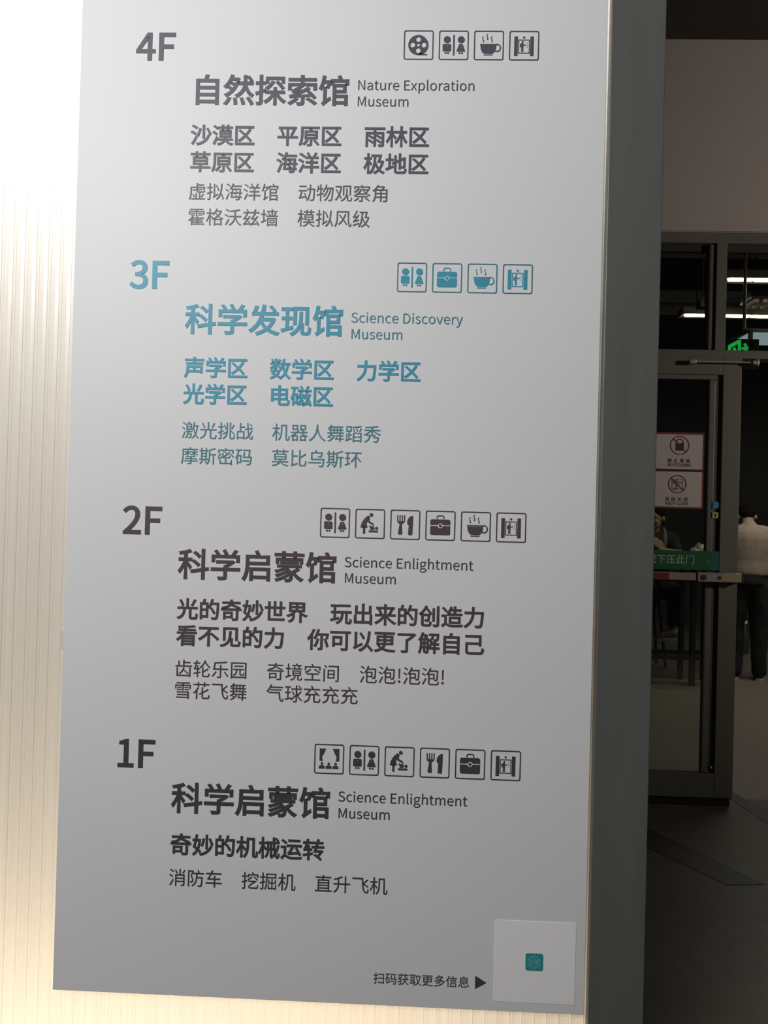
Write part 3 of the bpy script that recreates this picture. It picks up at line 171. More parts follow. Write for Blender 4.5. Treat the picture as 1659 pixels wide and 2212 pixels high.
    '物': (1000, 'M534 840C-33-152-93-295-177-386C17-10 46-31 58-43C44 51 82 117 115 191L86 0C-46-161-135-329-241-413C20-11 44-29 59-44C110 96 201 284 247 457L82 0C-52-253-160-502-325-620C21-10 48-30 63-45C166 132 277 401 328 665L47 0C-20-399-43-547-74-584C-11-13-21-16-38-16C-19 0-59 1-104 5C12-21 19-53 21-75C44-3 87-4 114 0C30 4 49 13 70 40C40 49 62 206 84 662L2 38L-393 0C17 49 33 102 45 155M98 782C-12-123-32-250-69-334C16-7 45-25 57-34C17 41 32 93 44 149L92 0L0-226L-187-52L20-72L167 52L0-345L70 0L0 367L126 40L-10 66L-116-35L0 205L103 0L0 72L-103 0L0 204L-70 0L0-204L-78 0L19 137'),
    '玩': (1000, 'M432 771L0-72L473 0L0 72M34 113L17-73L353 99L-9 67L-143-38L0 233L115 0L0 70L-115 0L0 222L130 0L0 70L-335 0L0-70L132 0L0-222L-117 0L0-70L117 0L0-252M388 481L0-73L135 0C-10-223-38-360-241-433C15-13 36-40 44-57C220 84 258 240 270 490L113 0L0-379C0-79 17-103 88-103L87 0C64 0 82 39 89 177C-21 5-52 17-68 31C-3-118-7-137-27-137L-70 0C-21 0-25 5-25 33L0 378L175 0L0 73'),
    '环': (1000, 'M677 494C75-84 164-199 204-270L61 47C-42 69-134 181-208 263M36 102L19-71L288 104L-12 68L-101-36L0 246L89 0L0 70L-89 0L0 219L110 0L0 70L-299 0L0-70L119 0L0-219L-104 0L0-70L104 0L0-270M391 776L0-73L255 0C-63-176-167-332-292-432C18-14 47-44 59-59C69 61 133 139 189 228L0-517L74 0L0 654C19 41 37 83 52 126L216 0L0 73'),
    '现': (1000, 'M432 791L0-532L72 0L0 466L303 0L0-466L74 0L0 532M43 100L17-73L341 102L-9 70L-131-39L0 253L105 0L0 70L-105 0L0 219L125 0L0 70L-331 0L0-70L134 0L0-219L-119 0L0-70L119 0L0-274M617 640L0-193C0-157-32-346-285-476C15-11 39-39 47-54C166 87 245 206 281 326L0-211C0-68 26-86 96-86L92 0C86 0 98 40 107 198C-19 4-43 15-61 30C-5-143-11-171-46-171L-82 0C-28 0-36 7-36 36L0 237L-61 0C14 58 18 116 18 169L0 195'),
    '球': (1000, 'M392 507C44-59 89-139 106-189L63 30C-19 51-66 128-111 185M743 790C44-32 95-78 119-111L45 45C-24 31-77 75-120 105M879 539C-33-56-87-131-135-189C-21 60-36 129-49 210L0 37L263 0L0 69L-263 0L0 173L-73 0L0-173L-245 0L0-69L245 0L0-263C-103-94-215-192-284-249L47-64C69 63 155 146 237 229L0-237C0-17-6-21-22-22C-15-1-66-1-125 1C11-21 23-53 27-73C79 0 125 4 153 16C28 12 40 33 40 79L0 280C48-126 119-218 232-302C10 20 30 44 48 57C-96 67-160 141-206 239C55 56 123 144 175 216M34 97L17-72L321 103L-11 68L-124-39L0 256L100 0L0 70L-100 0L0 219L116 0L0 70L-307 0L0-70L120 0L0-219L-112 0L0-70L112 0L0-277'),
    '电': (1000, 'M452 408L0-144L-248 0L0 144M531 408L257 0L0-144L-257 0M452 478L-248 0L0 143L248 0M531 478L0 143L257 0L0-143M126 695L0-566L78 0L0 62L248 0L0-106C0-117 33-148 145-148L221 0C107 0 131 53 144 205C-23 6-55 20-75 34C-7-130-17-163-73-163L-212 0C-60 0-71 12-71 70L0 108L334 0L0 504L-334 0L0 143L-79 0L0-143'),
    '界': (1000, 'M311 271L0-59C0-75-17-172-193-238C16-14 41-41 51-60C195 78 219 200 219 296L0 61M231 578L230 0L0-109L-230 0M536 578L232 0L0-109L-232 0M231 744L230 0L0-107L-230 0M536 744L232 0L0-107L-232 0M629 271L0-349L77 0L0 347C63-43 134-78 205-100C11 19 34 48 51 64C-119 31-239 95-316 173L199 0L0 402L-688 0L0-402L200 0C-77-79-197-146-312-179C17-16 39-43 50-63C132 47 271 137 354 242L110 0C38-50 88-96 144-135'),
    '的': (1000, 'M552 423C55-73 123-173 153-234L64 40C-33 59-102 156-159 227M240 842C-8-48-25-114-41-163L-112 0L0-733L69 0L0 79L279 0L0 654L-167 0C17 43 36 99 53 149M156 612L210 0L0-211L-210 0M156 93L0 242L210 0L0-242M598 844C-32-138-86-276-155-365C18-10 49-31 63-43C34 48 66 109 94 177L256 0C-12-401-29-554-60-589C-12-14-23-17-43-17C-23 0-83 1-149 6C14-19 23-51 25-72C56-3 115-6 149-2C36 4 57 13 81 42C40 49 54 204 69 663L1 38L-302 0C16 47 31 97 43 146'),
    '直': (1000, 'M189 606L0-580L-143 0L0-69L910 0L0 69L-138 0L0 580L-321 0L17 80L411 0L0 67L-399 0L14 80L-83 8L-9-88L-373 0L0-67L364 0L-14-80M262 399L480 0L0-80L-480 0M262 457L0 85L480 0L0-85M262 261L480 0L0-87L-480 0M262 26L0 90L480 0L0-90'),
    '看': (1000, 'M332 214L436 0L0-70L-436 0M332 267L0 68L436 0L0-68M332 92L436 0L0-74L-436 0M826 832C-160-32-464-47-708-49C7-16 14-41 15-58C87 0 181 2 275 6L-22-69L-254 0L0-60L232 0C-10-25-21-50-34-75L-271 0L0-62L237 0C-63-106-149-198-263-263C16-15 38-42 48-59C69 41 128 91 179 148L0-373L72 0L0 40L436 0L0-40L75 0L0 477L-503 0L42 70L559 0L0 62L-528 0L33 75L437 0L0 60L-415 0L23 73C144 9 282 23 383 43'),
    '码': (1000, 'M410 205L0-68L382 0L0 68M491 650C-7-99-20-233-33-313L20 0L385-1C-19-219-41-308-67-334C-10-10-20-11-38-11C-18 0-63 0-111 5C12-19 19-48 21-69C48-3 94-3 120-1C30 2 48 10 68 31C36 36 58 141 82 411L2 33L-124 0C16 124 32 274 40 378L-53 6L-12-4L-348 0L0-69L335 0L-33-311L-208 0C9 74 19 168 24 244M51 787L0-69L122 0C-28-153-73-295-144-390C12-20 29-62 34-81C19 25 37 52 53 82L0-363L65 0L0 80L184 0L0 433L-183 0C26 75 47 156 63 239L149 0L0 69M181 411L118 0L0-298L-118 0'),
    '磁': (1000, 'M42 784L0-63L109 0C-21-170-58-331-125-437C12-17 30-54 35-70C18 28 34 58 49 91L0-340L59 0L0 82L158 0L0 437L-156 0C19 75 34 155 45 237L125 0L0 63M169 422L98 0L0-314L-98 0M786 841C-17-54-51-129-79-181L-170 0L56 26C-15 42-49 104-83 150L-59-24C30-46 63-109 78-152L-171 0L0-68L599 0L0 68L-180 0C28 47 58 106 82 157M353-37C17 9 45 16 224 44L12-70L55 11C-9 65-35 163-61 237L-52-10C12-34 23-73 33-111L-134-19C78 111 156 253 217 393L-62 28C-15-40-33-81-51-120L-103-8C39 62 76 141 104 215L-63 28C-24-90-73-185-87-210C-14-25-27-42-41-46C8-17 19-50 22-64C14 7 35 12 138 23C-43-85-86-153-103-180C-28-43-50-73-70-77C8-18 19-50 22-64M661-35C16 9 45 17 236 46C7-27 13-52 16-73L56 14C-11 65-42 164-76 239L-53-13C14-34 29-73 41-111L-147-20C74 112 147 257 202 398L-65 27C-14-41-30-84-48-124L-105-9C36 62 71 141 95 217L-65 28C-20-89-64-184-76-209C-13-26-25-43-39-47C9-17 20-51 23-65C14 7 35 12 140 23C-39-84-77-151-93-177C-26-43-46-74-66-79C8-18 20-51 23-65L1 2'),
    '禁': (1000, 'M661 108C73-51 162-126 204-174L62 41C-45 48-136 120-208 169M180 389L0-64L655 0L0 64M248 142C-45-62-120-122-194-162C18-11 46-34 60-47C72 44 153 115 204 187M242 841L0-102L-168 0L0-63L145 0C-45-77-116-154-182-193C15-12 36-35 47-52C56 39 113 104 158 174L0-181L70 0L0 178C42-32 92-74 115-95L41 51C-25 19-118 85-156 108L0 10L139 0L0 63L-139 0L0 102M65 245L0-65L401 0L0-179C0-12-4-16-20-17C-17-1-73-1-135 1C10-20 21-46 25-66C79 0 131 1 163 11C33 10 43 29 43 70L0 180L396 0L0 65M676 841L0-102L-178 0L0-63L151 0C-48-75-124-150-195-187C15-12 36-36 46-52C62 39 127 105 176 177L0-190L71 0L0 186C48-68 110-135 163-173C11 16 33 40 48 52C-66 39-142 114-190 187L156 0L0 63L-177 0L0 102'),
    '秀': (1000, 'M780 837C-152-36-432-59-664-69C7-16 16-45 17-62C104 4 217 11 327 20L0-100L-396 0L0-68L309 0C-88-88-221-165-343-205C17-14 38-41 50-59C137 50 287 149 380 262L0-191L74 0L0 192C93-109 243-204 379-253C11 19 33 47 50 62C-122 36-253 109-341 192L312 0L0 68L-400 0L0 107C113 12 218 27 302 46M189 341L0-65L147 0C-24-130-81-238-270-295C15-15 36-44 44-62C209 69 276 197 304 357L179 0C-12-42-26-83-39-116L229 0C-11-97-22-142-40-155C-9-7-21-8-40-8C-21 0-82 1-141 6C13-19 22-49 24-69C59-4 115-5 144-3C34 2 54 8 73 26C28 26 46 89 59 236L3 33L-218 0L35 115'),
    '科': (1000, 'M503 727C59-41 129-101 160-142L52 48C-33 42-104 100-164 138M463 466C65-41 141-104 177-147L50 49C-37 43-115 103-180 142M372 826C-75-33-207-63-319-81C8-16 18-41 21-58L138 22L0-151L-169 0L0-70L159 0C-40-115-109-245-174-316C13-18 31-48 39-69C51 62 104 161 145 262L0-443L74 0L0 465C35-50 77-116 93-149L46 58C-21 29-109 140-139 173L0 19L148 0L0 70L-148 0L0 167C49 12 94 26 132 41M422 190L11-72L329 54L0-250L74 0L0 263L129 21L-11 69L-118-19L0 585L-74 0L0-597'),
    '空': (1000, 'M564 537C102-53 238-132 305-180L50 58C-71 47-209 122-308 172M384 590C-77-67-181-135-299-177L44-65C117 50 227 126 307 196M77 22L0-68L850 0L0 68L-389 0L0 253L287 0L0 68L-643 0L0-68L277 0L0-253M424 824C16-32 35-72 49-106L-397 0L0-226L74 0L0 157L699 0L0-132L77 0L0 201L-361 0C-15 37-41 89-63 128'),
    '索': (1000, 'M633 104C85-46 192-116 244-162L61 44C-57 46-165 112-248 155M290 136C-57-54-147-110-229-147C17-12 45-36 58-50C79 41 175 107 239 170M194 319C17 7 43 10 227 22C-82-39-152-68-184-81C-58-24-102-38-135-41L20-66C26 9 65 13 357 32L0-175C0-12-4-14-21-16C-15-2-69-2-131 0C12-20 24-48 28-69C73 0 124 1 155 12C33 11 42 31 42 71L0 181L245 15C27-28 51-56 67-78L58 40C-43 55-133 138-204 196L-53-34L81-73L-437-23C141 53 283 120 418 202L-54 46C-44-29-92-56-141-82L-223-13C69 34 138 75 201 120L-30 23L382 0L0-123L74 0L0 188L-397 0L0 93L384 0L0 66L-384 0L0 89L-78 0L0-89L-385 0L0-66L385 0L0-93L-395 0L0-188L71 0L0 123L297 0C-71-55-160-102-188-117C-28-15-53-24-72-26'),
    '级': (1000, 'M42 56L18-74L338 131L-15 65C-125-46-256-94-341-122M400 775L0-70L112 0C-12-321-47-581-183-741C18-10 53-34 66-46C86 112 133 259 160 437C34-82 76-158 125-225C-60-67-132-118-210-154C16-12 42-40 53-58C74 37 143 88 203 155C55-63 118-115 189-151C11 19 34 46 51 60C-72 34-137 85-193 148C69 93 122 211 153 356L-47 19L-14-3L-102 0C25 82 54 187 77 273M587 705L159 0C-24-94-54-199-79-269L172 0C-25-97-64-179-113-249C-67 91-119 199-154 312C7 65 11 134 15 206M55 423C15 7 39 13 168 30C-46-66-90-118-108-140C-31-38-55-63-77-67C8-19 19-54 23-69C22 16 56 29 323 109C-3 16-5 45-5 63L-196-55C74 88 147 193 210 299L-63 38C-19-38-41-75-64-111L-132-14C61 87 121 197 167 303L-69 32C-43-122-119-252-142-286C-23-34-40-57-59-62C9-19 20-55 24-70'),
    '自': (1000, 'M239 411L535 0L0-147L-535 0M239 482L0 149L535 0L0-149M239 194L535 0L0-148L-535 0M455 842C-8-40-24-95-39-139L-253 0L0-784L76 0L0 56L535 0L0-51L79 0L0 779L-361 0C17 38 34 84 50 127'),
    '舞': (1000, 'M52 432L0-64L901 0L0 64L-146 0L0 100L113 0L0 64L-113 0L0 102L92 0L0 63L-632 0C17 21 32 43 45 65L-73 13C-35-58-97-129-183-182C18-9 42-29 55-44C35 24 67 51 95 79L0-96L-101 0L0-64L101 0L0-100M275 698L108 0L0-102L-108 0M448 698L113 0L0-102L-113 0M626 698L110 0L0-102L-110 0M163 149C32-22 69-52 95-77C-55-44-122-76-194-97C15-13 37-41 46-56C162 54 298 159 359 350L-43 21L-13-3L-148 0C14 20 27 41 38 63L-63 18C-41-83-116-153-200-200C16-10 40-34 50-46C45 28 90 65 129 108L162 0C-20-45-47-84-79-118C-27 24-63 52-94 71M275 532L108 0L0-100L-108 0M448 532L113 0L0-100L-113 0M626 532L110 0L0-100L-110 0M513 198C-10-50-25-112-39-155L231 0L0-122L71 0L0 122L174 0L0 61L-174 0L0 119L146 0L0 63L-146 0L0 67L-71 0L0-67L-212 0L0-63L212 0L0-119L-141 0L19 87'),
    '花': (1000, 'M852 484C-64-52-156-109-255-161L0 237L-77 0L0-276C-51-25-103-49-154-70C11-15 25-39 30-57L124 54L0-152C0-97 29-123 129-123L186 0C93 0 115 45 125 196C-22 5-53 18-70 31C-6-129-14-155-60-155L-174 0C-50 0-59 9-59 50L0 189C116 56 226 116 309 176M306 564C-58-118-154-233-255-304C18-13 48-39 62-53C35 28 69 61 103 98L0-384L76 0L0 478C33 45 63 93 87 142M628 840L0-97L-252 0L0 97L-75 0L0-97L-241 0L0-72L241 0L0-86L75 0L0 86L252 0L0-91L77 0L0 91L234 0L0 72L-234 0L0 97'),
    '草': (1000, 'M244 399L510 0L0-88L-510 0M244 542L510 0L0-86L-510 0M172 602L0-351L287 0L0-97L-403 0L0-68L403 0L0-164L75 0L0 164L413 0L0 68L-413 0L0 97L296 0L0 351M62 766L0-68L229 0L0-77L73 0L0 77L270 0L0-77L73 0L0 77L234 0L0 68L-234 0L0 74L-73 0L0-74L-270 0L0 74L-73 0L0-74'),
    '莫': (1000, 'M241 418L524 0L0-83L-524 0M241 553L524 0L0-81L-524 0M170 610L0-332L295 0C-5-29-11-56-20-80L-388 0L0-66L355 0C-54-77-159-123-375-147C13-15 29-47 35-66C254 34 369 101 424 213L6 0C80-124 220-188 416-212C10 21 28 51 45 67C-173 15-305 60-380 145L361 0L0 66L-423 0C7 25 13 51 17 80L300 0L0 332M63 773L0-68L222 0L0-78L73 0L0 78L282 0L0-79L73 0L0 79L227 0L0 68L-227 0L0 66L-73 0L0-66L-282 0L0 67L-73 0L0-67'),
    '获': (1000, 'M709 554C52-36 110-89 137-127L54 41C-28 38-88 89-140 122M608 596L0-148L-1-35L-234 0L0-70L228 0C-17-123-74-265-256-377C19-13 43-32 56-48C150 93 220 207 252 320C51-144 131-255 251-316C10 19 33 46 50 60C-139 61-225 194-269 361L257 0L0 70L-264 0L0 35L0 148M633 840L0-80L-260 0L0 80L-74 0L0-80L-237 0L0-68L237 0L0-82L74 0L0 82L260 0L0-77L74 0L0 77L235 0L0 68L-235 0L0 80M325 590C-21-24-47-49-77-73C-27 31-62 61-105 89L-49-40C42-28 74-57 99-88C-47-31-100-60-152-82C14-13 35-35 45-50C49 22 98 49 144 79C16-29 27-60 34-91C-49-69-145-144-225-178C16-14 35-39 45-57C64 35 137 93 191 152L1-40C0-102-8-173-32-202C-8-10-17-14-31-16C-22-3-60-3-105 0C13-19 22-46 23-67C41-2 78-1 111 4C22 3 40 13 53 28C40 47 51 135 51 249C0 89-9 177-59 258C38 29 72 60 99 91'),
    '蒙': (1000, 'M93 638L0-160L68 0L0 103L677 0L0-103L70 0L0 160M232 528L0-52L542 0L0 52M763 338C-53-37-141-84-210-115C-25 40-60 80-107 115L42 26L381 0L0 57L-731 0L0-57L246 0C-93-48-214-88-321-112C13-13 32-40 40-53C91 26 195 63 285 108L46-39C-90-58-241-119-353-148C14-14 31-36 40-52C108 35 253 99 349 160L29-46C-99-79-283-163-429-198C15-15 30-39 39-55C136 40 304 121 412 200C17-59 6-109-22-129C-16-14-33-16-54-16L-77 4C13-18 20-48 22-68L69-1C38 0 63 8 92 30C51 39 66 126 31 218L27 12C62-102 160-195 259-245C12 20 36 49 54 63C-98 40-196 121-254 209C49 24 100 51 141 77M638 841L0-62L-279 0L0 60L-73 0L0-60L-232 0L0-62L232 0L0-56L73 0L0 56L279 0L0-56L74 0L0 56L232 0L0 62L-232 0L0 62'),
    '虚': (1000, 'M237 227C33-56 66-132 78-180L66 26C-13 47-49 120-83 175M799 255C-23-55-67-135-101-185L53-21C37 46 83 119 121 181M129 635L0-240C0-128-8-307-87-435C18-7 50-27 64-39C83 134 97 335 97 474L0 176L249 0L0-75L-201-18L6-55L195 18L0-25C0-72 29-89 139-89L231 0C80 0 102 21 111 103C-19 3-47 12-63 22C-5-58-12-67-55-67L-221 0C-61 0-72 5-72 31L0 31L246 23L-5 53L-241-21L0 69L319 0C-9-30-19-59-29-81L67-22C19 39 41 100 58 154L-56 16L-13-3L-342 0L0 66L343 0L0 62L-343 0L0 77L-74 0L0-205M600 293L0-288L-114 0L0 288L-71 0L0-288L-232 0L0-64L747 0L0 64L-260 0L0 288'),
    '见': (1000, 'M518 298L0-249C0-83 29-105 127-105L178 0C92 0 114 38 124 195C-21 4-52 16-69 29C-4-135-12-154-60-154L-168 0C-50 0-58 5-58 36L0 248M452 615C-9-354-22-545-406-631C16-16 36-45 44-64C403 98 430 316 441 695M178 784L0-572L78 0L0 496L483 0L0-496L81 0L0 572'),
    '观': (1000, 'M462 791L0-532L71 0L0 465L295 0L0-465L74 0L0 532M639 640L0-192C0-155-32-344-283-473C14-11 38-39 46-54C169 87 248 210 283 331L0-228C0-67 27-85 92-85L85 0C86 0 97 40 105 198C-18 5-43 15-61 29C-5-143-10-170-43-170L-74 0C-27 0-35 8-35 35L0 243L-63 0C14 60 19 119 19 173L0 193M57 559C57-77 117-168 167-255C-52-123-117-222-190-286C19-13 44-39 56-57C69 66 130 153 180 260C31-58 55-112 71-157L64 44C-21 56-56 126-98 199C48 126 83 275 102 444L-48 15L-13-3L-296 0L0-72L277 0C-15-108-40-210-72-302C-45 73-95 145-143 208'),
    '角': (1000, 'M266 540L220 0L0-126L-220 0M266 608L-3 0C30 33 58 68 83 102L282 0C-23-35-52-72-81-102M799 540L0-126L-237 0L0 126M337 843C-50-101-146-223-281-314C18-11 43-37 56-55C28 20 54 41 78 63L0-179C0-124-13-281-124-392C16-10 45-39 57-54C67 66 104 152 123 239L240 0L0-209L76 0L0 209L237 0L0-133C0-16-6-20-23-21C-17-1-78-2-140 1C10-21 23-54 27-75C82 0 137 2 170 14C32 12 42 35 42 80L0 591L-240 0C38 42 76 90 101 134L-51 36L-12-4L-284 0L31 53M266 348L220 0L0-130L-228 0C6 45 8 90 8 130M799 348L0-130L-237 0L0 130'),
    '解': (1000, 'M262 528L0-122L-89 0L0 122M317 528L90 0L0-122L-90 0M161 586C18 33 35 68 50 105L131 0C-13-36-29-75-46-105M189 841C-31-123-86-242-157-319C16-10 44-33 56-44L21 27L0-185C0-113-7-262-75-368C15-7 44-24 56-35C43 67 64 155 74 241L98 0L0-185L55 0L0 185L90 0L0-152C0-10-3-12-14-13L-72 0C9-17 18-46 20-64C50 0 81 2 102 13C21 11 27 31 27 63L0 581L-105 0C24 43 47 94 64 139L-46 29L-11-3L-138 0L23 75M262 349L0-132L-92 0L3 103L0 29M317 349L90 0L0-132L-90 0M585 460C-17-84-48-168-91-225C16-6 45-22 58-31C18 27 36 60 51 97L111 0L0-121L-203 0L0-67L203 0L0-192L71 0L0 192L175 0L0 67L-175 0L0 121L149 0L0 66L-149 0L0 95L-71 0L0-95L-87 0C9 26 16 54 22 81M510 789L0-63L137 0C-17-94-56-175-159-221C15-12 34-36 42-51C120 56 166 154 186 272L146 0C-6-117-15-163-26-177C-6-8-14-9-29-9L-90 4C10-17 16-43 18-62C42-3 83-2 104-1C25 2 40 10 54 25C22 24 31 88 38 255L1 28'),
    '蹈': (1000, 'M881 826C-108-35-306-61-471-75C8-16 17-41 19-58C169 11 372 36 501 75M609 664C23-51 46-119 55-160L64 19C-8 41-34 107-57 157M434 633C26-50 56-116 69-157L63 24C-14 40-44 105-72 153M867 702C-20-62-58-150-88-205L58-25C32 52 69 133 99 203M143 730L162 0L0-175L-162 0M689 435L0-67L161 0L0-130L-151 0L0-67L151 0L0-142L-339 0L0 143L144 0L0 66L-144 0L0 125C50 21 103 46 148 71L-57 52C-39-30-104-65-163-91L0-474L72 0L0 41L339 0L0-35L71 0L0 508M37 42L20-71L333 103L-11 65L-114-33L0 179L112 0L0 66L-112 0L0 139L105 0L0 306L-289 0L0-306L119 0L0-403L-59-17L0 326L-62 0L0-343'),
    '车': (1000, 'M168 321C10 9 48 15 108 15L231 0L0-152L-446 0L0-74L446 0L0-190L79 0L0 190L356 0L0 74L-356 0L0 152L272 0L0 71L-272 0L0 153L-79 0L0-153L-257 0C42 63 86 136 126 215L548 0L0 73L-512 0C20 42 39 84 56 127L-85 23C-17-50-38-102-60-150L-246 0L0-73L212 0C-34-68-65-121-79-144C-28-44-48-74-70-80C10-21 24-60 28-77'),
    '转': (1000, 'M81 332C8 8 39 14 73 14L89 0L0-145L-203-34L16-73L187 36L0-206L72 0L0 220L135 27L-3 65L-132-23L0 133L103 0L0 68L-103 0L0 153L-72 0L0-153L-98 0C32 70 63 153 89 239L183 0L0 70L-162 0L25 102L-74 15C-6-39-14-78-23-117L-137 0L0-70L119 0C-23-82-47-150-58-175C-18-43-32-76-49-80C9-18 19-52 23-66M426 535L0-71L147 0C-21-70-42-135-60-186L288 0C-35-50-78-110-119-163L-103 64L-48-48C102-61 221-153 279-212L50 58C-30 29-73 63-122 99C64 82 133 177 183 251L-53 26L-12-5L-240 0L34 116L309 0L0 71L-288 0L32 118L220 0L0 70L-201 0L28 107L-75 10L-29-117L-181 0L0-70L162 0L-33-118'),
    '轮': (1000, 'M644 842C-43-118-133-266-270-370C17-12 40-38 52-55C109 87 189 195 245 300C64-114 154-226 235-292C13 19 37 45 55 58C-92 65-195 191-253 308L15 37M817 427C-60-48-151-107-231-152L0 197L-75 0L0-414C0-87 26-111 124-111L172 0C87 0 108 38 117 176C-21 5-52 18-69 30C-4-117-11-138-53-138L-160 0C-48 0-56 6-56 43L0 140C89 43 200 109 283 166M79 332C8 8 39 14 72 14L81 0L0-147L-192-32L16-73L176 34L0-203L67 0L0 217L121 24L-5 66L-116-21L0 135L100 0L0 68L-100 0L0 155L-67 0L0-155L-87 0C27 69 54 151 77 236L179 0L0 72L-161 0C9 35 16 70 22 104L-70 14C-5-39-12-79-21-118L-124 0L0-72L108 0C-21-81-43-147-52-173C-16-45-30-77-46-82C8-17 18-49 22-63'),
    '运': (1000, 'M380 777L0-71L504 0L0 71M68 738C59-41 138-99 177-134L52 54C-41 35-122 90-179 128M375 119C30 13 74 17 450 50L39-76L67 35C-39 76-119 207-181 304L-62-29L101-169L-330-25C53 77 106 175 147 269L349 0L0 71L-641 0L0-71L202 0C-38-101-94-198-112-225C-21-32-37-55-55-58C9-21 22-60 26-76M252 490L-210 0L0-70L137 0L0-319C-43-19-93-63-142-116L53-69C49 66 99 126 132 126C23 0 58-34 98-58C71-43 154-55 277-55C108 0 279 5 347 10C1 22 13 61 23 82C-103-11-254-19-368-19C-111 0-195 8-263 49C-39 24-63 44-84 54'),
    '造': (1000, 'M70 760C55-49 121-117 151-162L59 45C-32 45-99 111-154 157M456 310L340 0L0-155L-340 0M385 374L0-282L486 0L0 282M594 840L0-126L-124 0C14 31 27 64 37 97L-70 16C-28-93-75-186-133-247C18-8 49-25 63-36C25 29 49 65 71 105L156 0L0-129L-289 0L0-64L644 0L0 64L-281 0L0 129L237 0L0 65L-237 0L0 126M251 456L-204 0L0-70L132 0L0-299C-41-17-88-52-132-94L47-66C50 57 99 105 133 105C20 0 50-26 87-48C64-37 148-45 265-45C104 0 282 5 370 10C1 21 13 57 22 77C-106-13-273-19-391-19C-107 0-192 6-253 40C-36 20-56 38-76 46'),
    '门': (1000, 'M127 805C51-58 113-139 141-188L61 44C-29 48-93 125-144 180M93 638L0-718L75 0L0 718M359 803L0-72L477 0L0-711C0-20-6-26-27-27C-20-1-91-1-164 1C11-20 23-52 26-72C96-1 159-2 194 12C34 13 47 36 47 86L0 783'),
    '闭': (1000, 'M89 615L0-695L74 0L0 695M104 793C47-45 101-108 124-149L62 41C-25 42-81 102-128 144M563 646L0-134L-321 0L0-71L278 0C-68-110-187-214-324-284C17-12 41-37 52-52C128 68 237 163 315 272L0-275C0-16-5-21-21-21L-132 2C10-21 22-53 25-73C80 0 132 2 163 13C33 11 43 32 43 77L0 341L140 0L0 71L-140 0L0 134M355 785L0-70L484 0L0-700C0-14-4-19-19-19L-107 1C10-19 20-51 24-70C67-1 112 1 139 13C27 12 37 33 37 75L0 770'),
    '间': (1000, 'M91 615L0-695L77 0L0 695M106 791C46-44 98-107 121-147L62 40C-24 42-78 101-125 143M379 295L240 0L0-135L-240 0M379 491L240 0L0-133L-240 0M311 554L0-456L379 0L0 456M352 784L0-71L484 0L0-702C0-13-4-18-17-18C-13 0-54-1-96 1C10-19 20-51 24-69C61 0 105-1 131 12C26 13 35 32 35 74L0 773'),
    '防': (1000, 'M600 822C18-48 38-112 47-150L71 21C-9 37-30 99-49 145M372 672L0-71L159 0C-7-268-27-503-249-623C18-13 40-38 50-55C175 97 236 261 259 457L225 0C-9-257-21-353-42-376C-9-10-19-12-37-12C-20 0-72 0-127 5C13-21 22-52 23-74C53-2 108-3 137 0C31 3 50 11 69 33C31 36 42 148 53 458L0 35L-294 0L7 152L347 0L0 71M82 797L0-877L71 0L0 809L147 0C-23-71-54-165-85-240C76-81 95-150 95-206C0-31-5-60-21-70C-10-6-21-10-34-10L-63 1C12-19 18-48 19-68C24-1 51-2 73 1C20 3 39 9 54 20C29 20 41 63 41 118C0 64-17 137-95 223C36 82 76 187 107 272L-51 31L-12-4'),
    '雨': (1000, 'M213 400C58-36 134-86 173-116L45 47C-41 30-119 78-176 110M203 204C60-39 140-94 179-127L46 48C-42 32-122 85-181 120M571 400C61-35 141-86 181-115L44 49C-42 29-123 76-182 109M557 206C62-39 145-93 188-126L44 49C-44 32-128 83-189 119M53 777L0-74L406 0L0-131L-359 0L0-650L72 0L0 579L287 0L0-569L74 0L0 569L297 0L0-485C0-16-5-20-23-21C-17-1-77-1-142 1C11-19 22-50 26-69C81 0 138 0 170 12C32 12 42 34 42 77L0 556L-370 0L0 131L415 0L0 74'),
    '雪': (1000, 'M193 546L0-53L217 0L0 53M171 431L0-54L240 0L0 54M584 431L0-54L247 0L0 54M584 546L0-53L222 0L0 53M76 670L0-217L68 0L0 156L316 0L0-259L74 0L0 259L321 0L0-156L70 0L0 217L-391 0L0 68L331 0L0 61L-731 0L0-61L326 0L0-68M164 307L0-62L589 0L0-81L-566 0L0-59L566 0L0-85L-606 0L0-62L606 0L0-40L74 0L0 389'),
    '霍': (1000, 'M191 598L0-46L213 0L0 46M585 598L0-46L221 0L0 46M191 503L0-45L213 0L0 45M585 503L0-46L221 0L0 46M507 290L0-55L-236 0L0 55M270 438C-49-96-133-189-219-249C16-13 42-40 52-53C32 24 64 54 95 87L0-301L73 0L0 34L661 0L0 57L-352 0L0 60L265 0L0 52L-265 0L0 58L260 0L0 52L-260 0L0 55L319 0L0 55L-312 0L3 1C-6 25-24 61-43 89L-67-22C13-20 25-46 32-68L-216 0L43 71M507 183L0-58L-236 0L0 58M507 73L0-60L-236 0L0 60M76 699L0-193L68 0L0 142L314 0L0-205L74 0L0 205L319 0L0-143L71 0L0 194L-390 0L0 58L336 0L0 56L-740 0L0-56L330 0L0-58'),
    '风': (1000, 'M159 792L0-297C0-158-10-375-119-526C17-9 49-36 62-50C116 160 134 408 134 576L0 225L524 0C2-521 2-790 133-790C55 0 71 44 78 177C-14 11-36 35-49 52C-2-82-8-151-23-151C-67 0-67 312-64 784M610 649C-26-80-61-162-103-238C-54 69-111 137-163 197L-62-33C60-70 125-151 185-232C-66-105-144-195-228-251C18-14 43-40 57-58C80 59 154 146 217 246C63-87 118-169 152-232L70 40C-41 72-107 166-181 262C49 88 90 183 122 280'),
